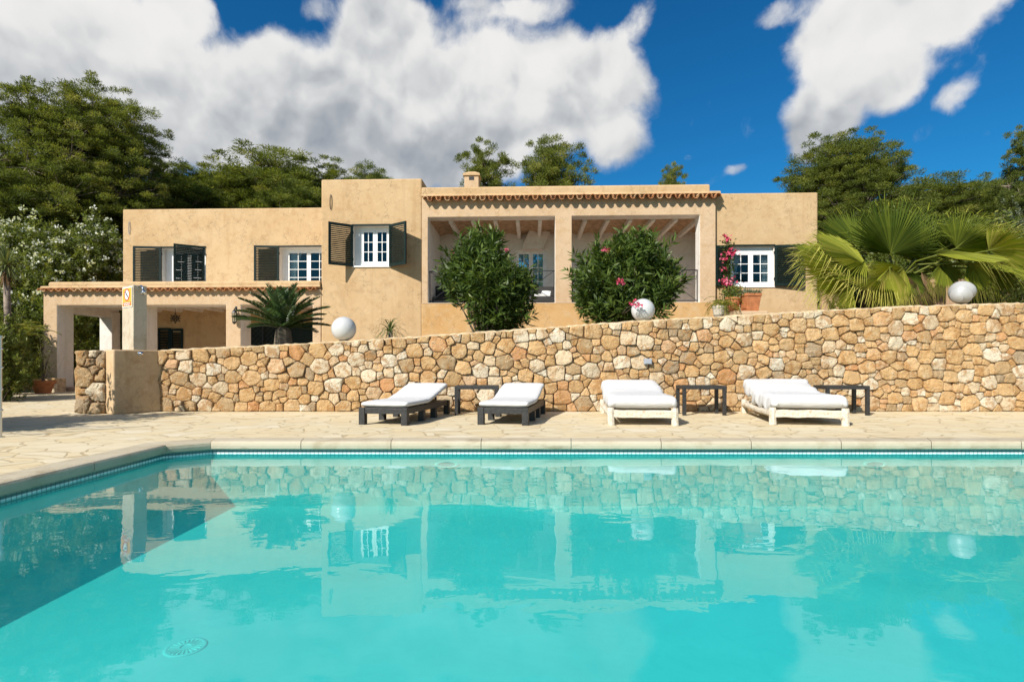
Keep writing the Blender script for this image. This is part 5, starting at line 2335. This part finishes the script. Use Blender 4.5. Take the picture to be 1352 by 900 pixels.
def feather_palm():
    d = 17.6
    c = at(26, 445, d)
    root = empty('feather_palm', 'young feather palm with arching yellow green fronds before the garden shrubs', 'palm', (c.x, d, c.z - .3))
    rng = np.random.default_rng(9)
    P, D, T, L = [], [], [], []
    rib = MB()
    for k in range(16):
        az = k * 2.4
        e = R(rng.uniform(35, 80))
        ln = rng.uniform(.9, 1.4)
        pos = np.array([0, 0, .2])
        pts = [tuple(pos)]
        for s in range(24):
            dv = np.array([math.cos(az) * math.cos(e), math.sin(az) * math.cos(e), math.sin(e)])
            pos = pos + dv * ln / 24
            pts.append(tuple(pos))
            e -= R(4.2)
            sd = np.array([math.sin(az), -math.cos(az), 0])
            if s > 3:
                for sg in (-1, 1):
                    P.append(pos)
                    D.append(sd * sg + dv * .7 - np.array([0, 0, .25]))
                    L.append(.22 * math.sin(math.pi * (s / 24 * .8 + .15)))
                    T.append(rng.random())
        rib.tube(pts[::4], .008, 4, cap=False)
    rib.build('ribs', FERN, root, recalc=False)
    quads_obj('fronds', leaves(np.array(P), np.array(D), np.array(L), np.full(len(P), .022), .1, .35, rng), np.array(T), FERN, root)
    t = MB()
    t.lathe([(.10, -.8), (.11, 0), (.07, .22)], 10)
    t.build('trunk', BARK, root)


feather_palm()

# --- pines
PA = make_pine('pine_tree', 'tallest pine, broad dark crown filling the left edge', 101, 12.5, 9.5, .15, 26, 1.15, 1.0)
PB = make_pine('pine_tree', 'x', 102, 9.5, 6.6, .2, 16, 1.1, 1.05, needle=.22)
PC = make_pine('pine_tree', 'x', 103, 10.0, 5.4, .22, 16, 1.1, 1.1, needle=.22, lean=.03)
PD = make_pine('pine_tree', 'x', 104, 9.0, 8.2, .18, 20, 1.1, .95, needle=.22)
used = set()


def pine(proto, px, d, top_py, width_px, label, rz=0.0, sx=None):
    """stand a pine on the hillside so that its top reaches the height seen"""
    x = (px - CX) / F * d
    z0 = gz(x, d) - .1
    ztop = EYE + (HY - top_py) / F * (d - .32 * width_px / F * d)
    H, W = SIZE[proto.name]
    sz = (ztop - z0) / H
    s = width_px / F * d / W if width_px else sz
    if proto in used:
        o = dup(proto, None, rz)
    else:
        used.add(proto)
        o = proto
        o.rotation_euler = (0, 0, rz)
    o.location = (x, d, z0)
    o.scale = (s, s, sz)
    o['label'] = label
    o['group'] = 'pines on the hillside behind the villa'
    return o


pine(PA, 128, 31, 96, 175, 'tallest pine, broad crown against the cloud at the upper left', .4)
pine(PC, 34, 29, 88, 140, 'pine crown at the left picture edge, touching the tallest pine', 1.4)
pine(PD, -10, 27, 195, 200, 'low spreading pine cut by the left picture edge below the tallest pine', 2.2)
pine(PB, 165, 33, 215, 190, 'pine hanging over the white oleanders to the right of the tallest pine', 1.0)
pine(PC, 228, 38, 203, 120, 'slender pine peeping over the left end of the villa roof', 2.0)
pine(PD, 290, 40, 210, 180, 'flat topped pine behind the middle of the left wing roof', .7)
pine(PB, 352, 41, 174, 190, 'highest rounded pine above the left wing roof', 2.9)
pine(PC, 432, 43, 198, 120, 'narrow pine just to the left of the tower top', 4.0)
pine(PD, 492, 46, 209, 110, 'small pine top peeping over the flat tower', 1.5)
pine(PB, 398, 38, 225, 150, 'dark low pine wedged against the tower side', 5.0)
pine(PC, 262, 35, 236, 150, 'dark low pine above the corner of the left wing', 5.5)
pine(PC, 638, 36, 177, 92, 'upright pine directly behind the chimney', .2)
pine(PB, 733, 35, 167, 122, 'rounded pine to the right of the chimney', 4.4)
pine(PB, 889, 44, 211, 52, 'small round pine alone above the loggia roof end', 3.6)
pine(PA, 1116, 30, 156, 172, 'large pine with open layered limbs behind the right wing', 2.6)
pine(PD, 1056, 34, 244, 80, 'low pine emerging beside the large pine over the right wing roof', .3)
pine(PD, 1245, 38, 218, 170, 'wide low pine on the slope above the fan palm', 1.9)
pine(PB, 1182, 33, 258, 100, 'dense pine filling the gap under the large pine limbs', .9)
pine(PC, 1352, 31, 158, 74, 'tall narrow pine cut by the right picture edge', 1.2)
pine(PD, 1310, 44, 228, 120, 'distant pine on the ridge near the right picture edge', 3.3)
ol = make_bush('olive_tree', 'silvery olive tree at the right edge behind the fan palm', 'olive tree', 91, 4.2, 3.6, 4.8, 1300, 20, .11, .03, OLIVE, lumps=14)
put(ol, 1362, 22.5)

for px, d, s, rz, lab in ((1225, 24, 1.5, .5, 'dark shrub in the shade behind the rose garden wall and palm'),
                          (1300, 23, 1.5, 1.5, 'leafy shrub between the fan palm and the olive tree'),
                          (1150, 27, 1.6, 2.5, 'shrub between the right wing corner and the fan palm'),
                          (1172, 14.3, .48, 1.3, 'low dark shrub in the shade of the fan palm trunk'),
                              (1350, 14.0, .45, 4.4, 'low green shrub on the terrace at the right edge'),
                              (1292, 14.6, .42, 5.1, 'low green shrub behind the shell ornament and the agave'),
                              (1128, 14.8, .40, .2, 'low green shrub under the left fans of the palm'),
                              (1385, 18, 1.2, 3.5, 'dark shrub under the olive tree at the right edge')):
    o = dup(sb, None, rz, (s, s, s), lab, 'garden shrubs behind the palm')
    put(o, px, d)
    if d < 15:
        o.location.z = 1.95


def scrub():
    """garrigue covering the hillside: one mass nobody would count"""
    rng = np.random.default_rng(77)
    n = 5200
    y = rng.uniform(24, 80, n)
    px = rng.uniform(-260, 1620, n)
    x = (px - CX) / F * y
    ok = ~((x > -16.5) & (x < 11) & (y < 29))
    x, y = x[ok], y[ok]
    z = terrain(x, y)
    P, D, T = [], [], []
    for a, b, c in zip(x, y, z):
        m = 26
        r = rng.uniform(.5, 1.3)
        dd = rand_dirs(m, rng)
        dd[:, 2] = np.abs(dd[:, 2])
        P.append(np.array([a, b, c]) + dd * np.array([r, r, r * 1.1]) * rng.uniform(.4, 1, (m, 1)))
        D.append(unit(dd + np.array([0, 0, .6])))
        T.append(np.clip(rng.normal(.35, .2, m), 0, 1))
    P, D, T = np.concatenate(P), np.concatenate(D), np.concatenate(T)
    o = quads_obj('scrub', leaves(P, D, rng.uniform(.3, .6, len(P)), rng.uniform(.1, .2, len(P)), .15, .5, rng), T, PINE)
    o['kind'] = 'stuff'
    o['label'] = 'dense green scrub covering the hillside between the pines'


scrub()

# trees standing outside the frame on the left, whose shade falls across the paving
sh = make_bush('garden_shrub', 'leafy shrub left of the pool deck whose shade crosses the paving', 'shrub', 95, 3.2, 3.0, 3.2, 700, 18, .16, .07, SHRUB, 'garden shrubs on the left', lumps=10)
sh.location = (-9.3, 7.3, .1)


# ------------------------------------------------------------------ sun, sky and clouds
SUN_TO = Vector((-.82, -1.0, 1.0)).normalized()
SUN_EL = math.asin(SUN_TO.z)
SUN_AZ = math.atan2(SUN_TO.x, SUN_TO.y)
sl = bpy.data.lights.new('sun', 'SUN')
sl.energy = 5.0
sl.angle = R(.53)
sl.color = (1.0, .95, .875)
so = bpy.data.objects.new('sun', sl)
COL.objects.link(so)
so.rotation_euler = SUN_TO.to_track_quat('Z', 'Y').to_euler()


def build_world():
    w = bpy.data.worlds.new('World')
    SC.world = w
    w.use_nodes = True
    nt = NT(w.node_tree)
    bg = w.node_tree.nodes['Background']
    bg.inputs['Strength'].default_value = .10
    sky = nt.n('ShaderNodeTexSky', sky_type='NISHITA')
    sky.sun_disc = False
    sky.sun_elevation = SUN_EL
    sky.sun_rotation = SUN_AZ % (2 * math.pi)
    sky.altitude = 60
    sky.air_density = 1.0
    sky.dust_density = .35
    sky.ozone_density = 3.0
    dirv = nt.n('ShaderNodeTexCoord').outputs['Generated']
    sep = nt.n('ShaderNodeSeparateXYZ')
    nt.links.new(dirv, sep.inputs[0])
    X, Y, Zc = sep.outputs
    az = nt.m('ARCTAN2', X, Y)
    el = nt.m('ARCSINE', Zc)
    hue = nt.n('ShaderNodeHueSaturation', {'Saturation': SKY_SAT, 'Value': SKY_VAL, 'Color': sky.outputs[0]})
    blue = nt.mix(1.0, hue.outputs[0], SKY_TINT, 'MULTIPLY')
    # cloud banks placed by azimuth and elevation; shape from fractal noise
    nvec = nt.n('ShaderNodeCombineXYZ')
    for k, s in enumerate((az, el)):
        nt.links.new(s, nvec.inputs[k])
    # domain-warp for billowing edges
    nz = nt.n('ShaderNodeTexNoise', {'Scale': 9, 'Detail': 5, 'Roughness': .55})
    nt.links.new(nvec.outputs[0], nz.inputs['Vector'])
    sub = nt.n('ShaderNodeVectorMath', operation='SUBTRACT')
    nt.links.new(nz.outputs['Color'], sub.inputs[0])
    sub.inputs[1].default_value = (.5, .5, .5)
    sc = nt.n('ShaderNodeVectorMath', operation='SCALE')
    nt.links.new(sub.outputs[0], sc.inputs[0])
    sc.inputs['Scale'].default_value = .05
    wv = nt.n('ShaderNodeVectorMath', operation='ADD')
    nt.links.new(nvec.outputs[0], wv.inputs[0])
    nt.links.new(sc.outputs[0], wv.inputs[1])

    def blob(px, py, rx, ry, rot=0, wgt=1.0):
        a = math.atan((px - CX) / F)
        e = math.atan((HY - py) / F * math.cos(a))
        ca = math.cos(a)
        mp = nt.n('ShaderNodeMapping', vector_type='TEXTURE')
        mp.inputs['Location'].default_value = (a, e, 0)
        mp.inputs['Rotation'].default_value = (0, 0, rot)
        mp.inputs['Scale'].default_value = (rx / F * ca * ca, ry / F * ca, 1)
        nt.links.new(wv.outputs[0], mp.inputs['Vector'])
        ln = nt.n('ShaderNodeVectorMath', operation='LENGTH')
        nt.links.new(mp.outputs[0], ln.inputs[0])
        return nt.m('MULTIPLY', nt.ss(ln.outputs['Value'], 1.25, .25), wgt)
    mask = None
    for b in BLOBS:
        v = blob(*b)
        mask = v if mask is None else nt.m('SMOOTH_MAX', mask, v, .25)
    # scattered cloud elsewhere round the sky (behind the camera and overhead)
    back = nt.ss(Y, .25, -.15)
    gen = nt.m('MULTIPLY', nt.ss(nt.noise(dirv, 2.2, 3), .48, .62), back)
    mask = nt.m('MAXIMUM', mask, nt.m('MULTIPLY', gen, .8))

    def billow(vec):
        vo = nt.n('ShaderNodeTexVoronoi', {'Scale': 13.0, 'Detail': 1.6, 'Roughness': .45, 'Lacunarity': 2.1}, feature='F1')
        vo.normalize = True
        nt.links.new(vec, vo.inputs['Vector'])
        return nt.m('SUBTRACT', .72, nt.m('MULTIPLY', vo.outputs['Distance'], 1.25))
    fb = nt.noise(wv.outputs[0], 7.0, 12, .60, .2)
    bl = billow(wv.outputs[0])
    n1 = nt.m('ADD', nt.m('MULTIPLY', fb, .80), nt.m('MULTIPLY', bl, .24))
    dens = nt.m('ADD', mask, nt.m('MULTIPLY', nt.m('SUBTRACT', n1, .5), 1.5))
    alpha = nt.ss(dens, .23, .62)
    # light and shade inside the clouds: relief lit from upper left, grey bases
    off = nt.n('ShaderNodeVectorMath', operation='ADD')
    nt.links.new(wv.outputs[0], off.inputs[0])
    off.inputs[1].default_value = (-.012, .026, 0)
    bl2 = billow(off.outputs[0])
    f1s = nt.noise(wv.outputs[0], 6.0, 4, .45, .2)
    f2s = nt.noise(off.outputs[0], 6.0, 4, .45, .2)
    relief = nt.m('ADD', nt.m('MULTIPLY', nt.m('SUBTRACT', bl, bl2), .9), nt.m('MULTIPLY', nt.m('SUBTRACT', f1s, f2s), 2.0))
    lowf = nt.noise(nvec.outputs[0], 3.4, 3, .5)
    e_hi, e_lo = math.atan((HY - 110) / F), math.atan((HY - 235) / F)
    grad = nt.ss(el, e_lo, e_hi)
    shade = nt.m('ADD', nt.m('MULTIPLY', relief, .95), nt.m('MULTIPLY', nt.m('SUBTRACT', lowf, .5), 1.6))
    shade = nt.m('ADD', shade, nt.m('MULTIPLY', grad, .36))
    thick = nt.ss(dens, .55, 1.25)
    shade = nt.m('SUBTRACT', nt.m('ADD', shade, .43), nt.m('MULTIPLY', thick, .20))
    cc = nt.ramp(shade, [(0, (.36, .40, .46)), (.25, (.52, .55, .59)), (.5, (.74, .755, .77)), (.72, (.93, .93, .92)), (1, (1.0, .99, .975))])
    ccs = nt.mix(1.0, cc, (CLOUD_K, CLOUD_K, CLOUD_K), 'MULTIPLY')
    col = nt.mix(alpha, blue, ccs)
    nt.links.new(col, bg.inputs['Color'])


SKY_SAT, SKY_VAL, SKY_TINT = 1.25, .8, (.20, .80, .97)
CLOUD_K = 6.3
BLOBS = [
    (40, 40, 250, 120), (190, 120, 200, 115), (60, 150, 200, 90, 0, .8), (330, 150, 190, 105), (480, 160, 200, 110), (640, 130, 190, 95), (740, 120, 130, 90),
    (500, 45, 95, 60, .5), (590, 200, 150, 60), (800, 165, 75, 55, -.5, .75),
    (690, 12, 130, 22, 0, .55), (420, 14, 50, 16, .2, .48), (240, 15, 70, 45, 0, .8), (355, 75, 80, 40, 0, .8), (835, 35, 60, 30, .6, .45), (610, 40, 70, 18, .4, .5), (775, 50, 60, 14, -.4, .45), (300, 52, 40, 12, .3, .42),
    (1130, 50, 120, 95), (1230, 5, 190, 60), (1095, 145, 75, 62, .5, .95), (1165, 105, 75, 60, 0, .9), (1062, 185, 35, 35, 0, .7), (1030, 15, 60, 25, 0, .5),
    (1255, 130, 55, 28, .4, .48), (972, 224, 22, 12, 0, .42), (905, 208, 16, 10, 0, .40), (1215, 175, 40, 16, .5, .4),
]
build_world()

# ------------------------------------------------------------------ camera and colour
cam = bpy.data.cameras.new('camera')
cam.sensor_width = 36
cam.lens = 36 * F / 1352
cam.shift_x = 0
cam.shift_y = (HY - 450) / 1352
cam.clip_start = .05
cam.clip_end = 3000
co = bpy.data.objects.new('camera', cam)
COL.objects.link(co)
co.location = (0, 0, EYE)
co.rotation_euler = (R(90), 0, 0)
SC.camera = co
vs = SC.view_settings
vs.view_transform = 'Standard'
vs.look = 'None'
vs.exposure = .45
vs.gamma = 1
SC.cycles.max_bounces = 8
SC.cycles.transparent_max_bounces = 16
SC.cycles.use_denoising = True
SC.cycles.sample_clamp_indirect = 8
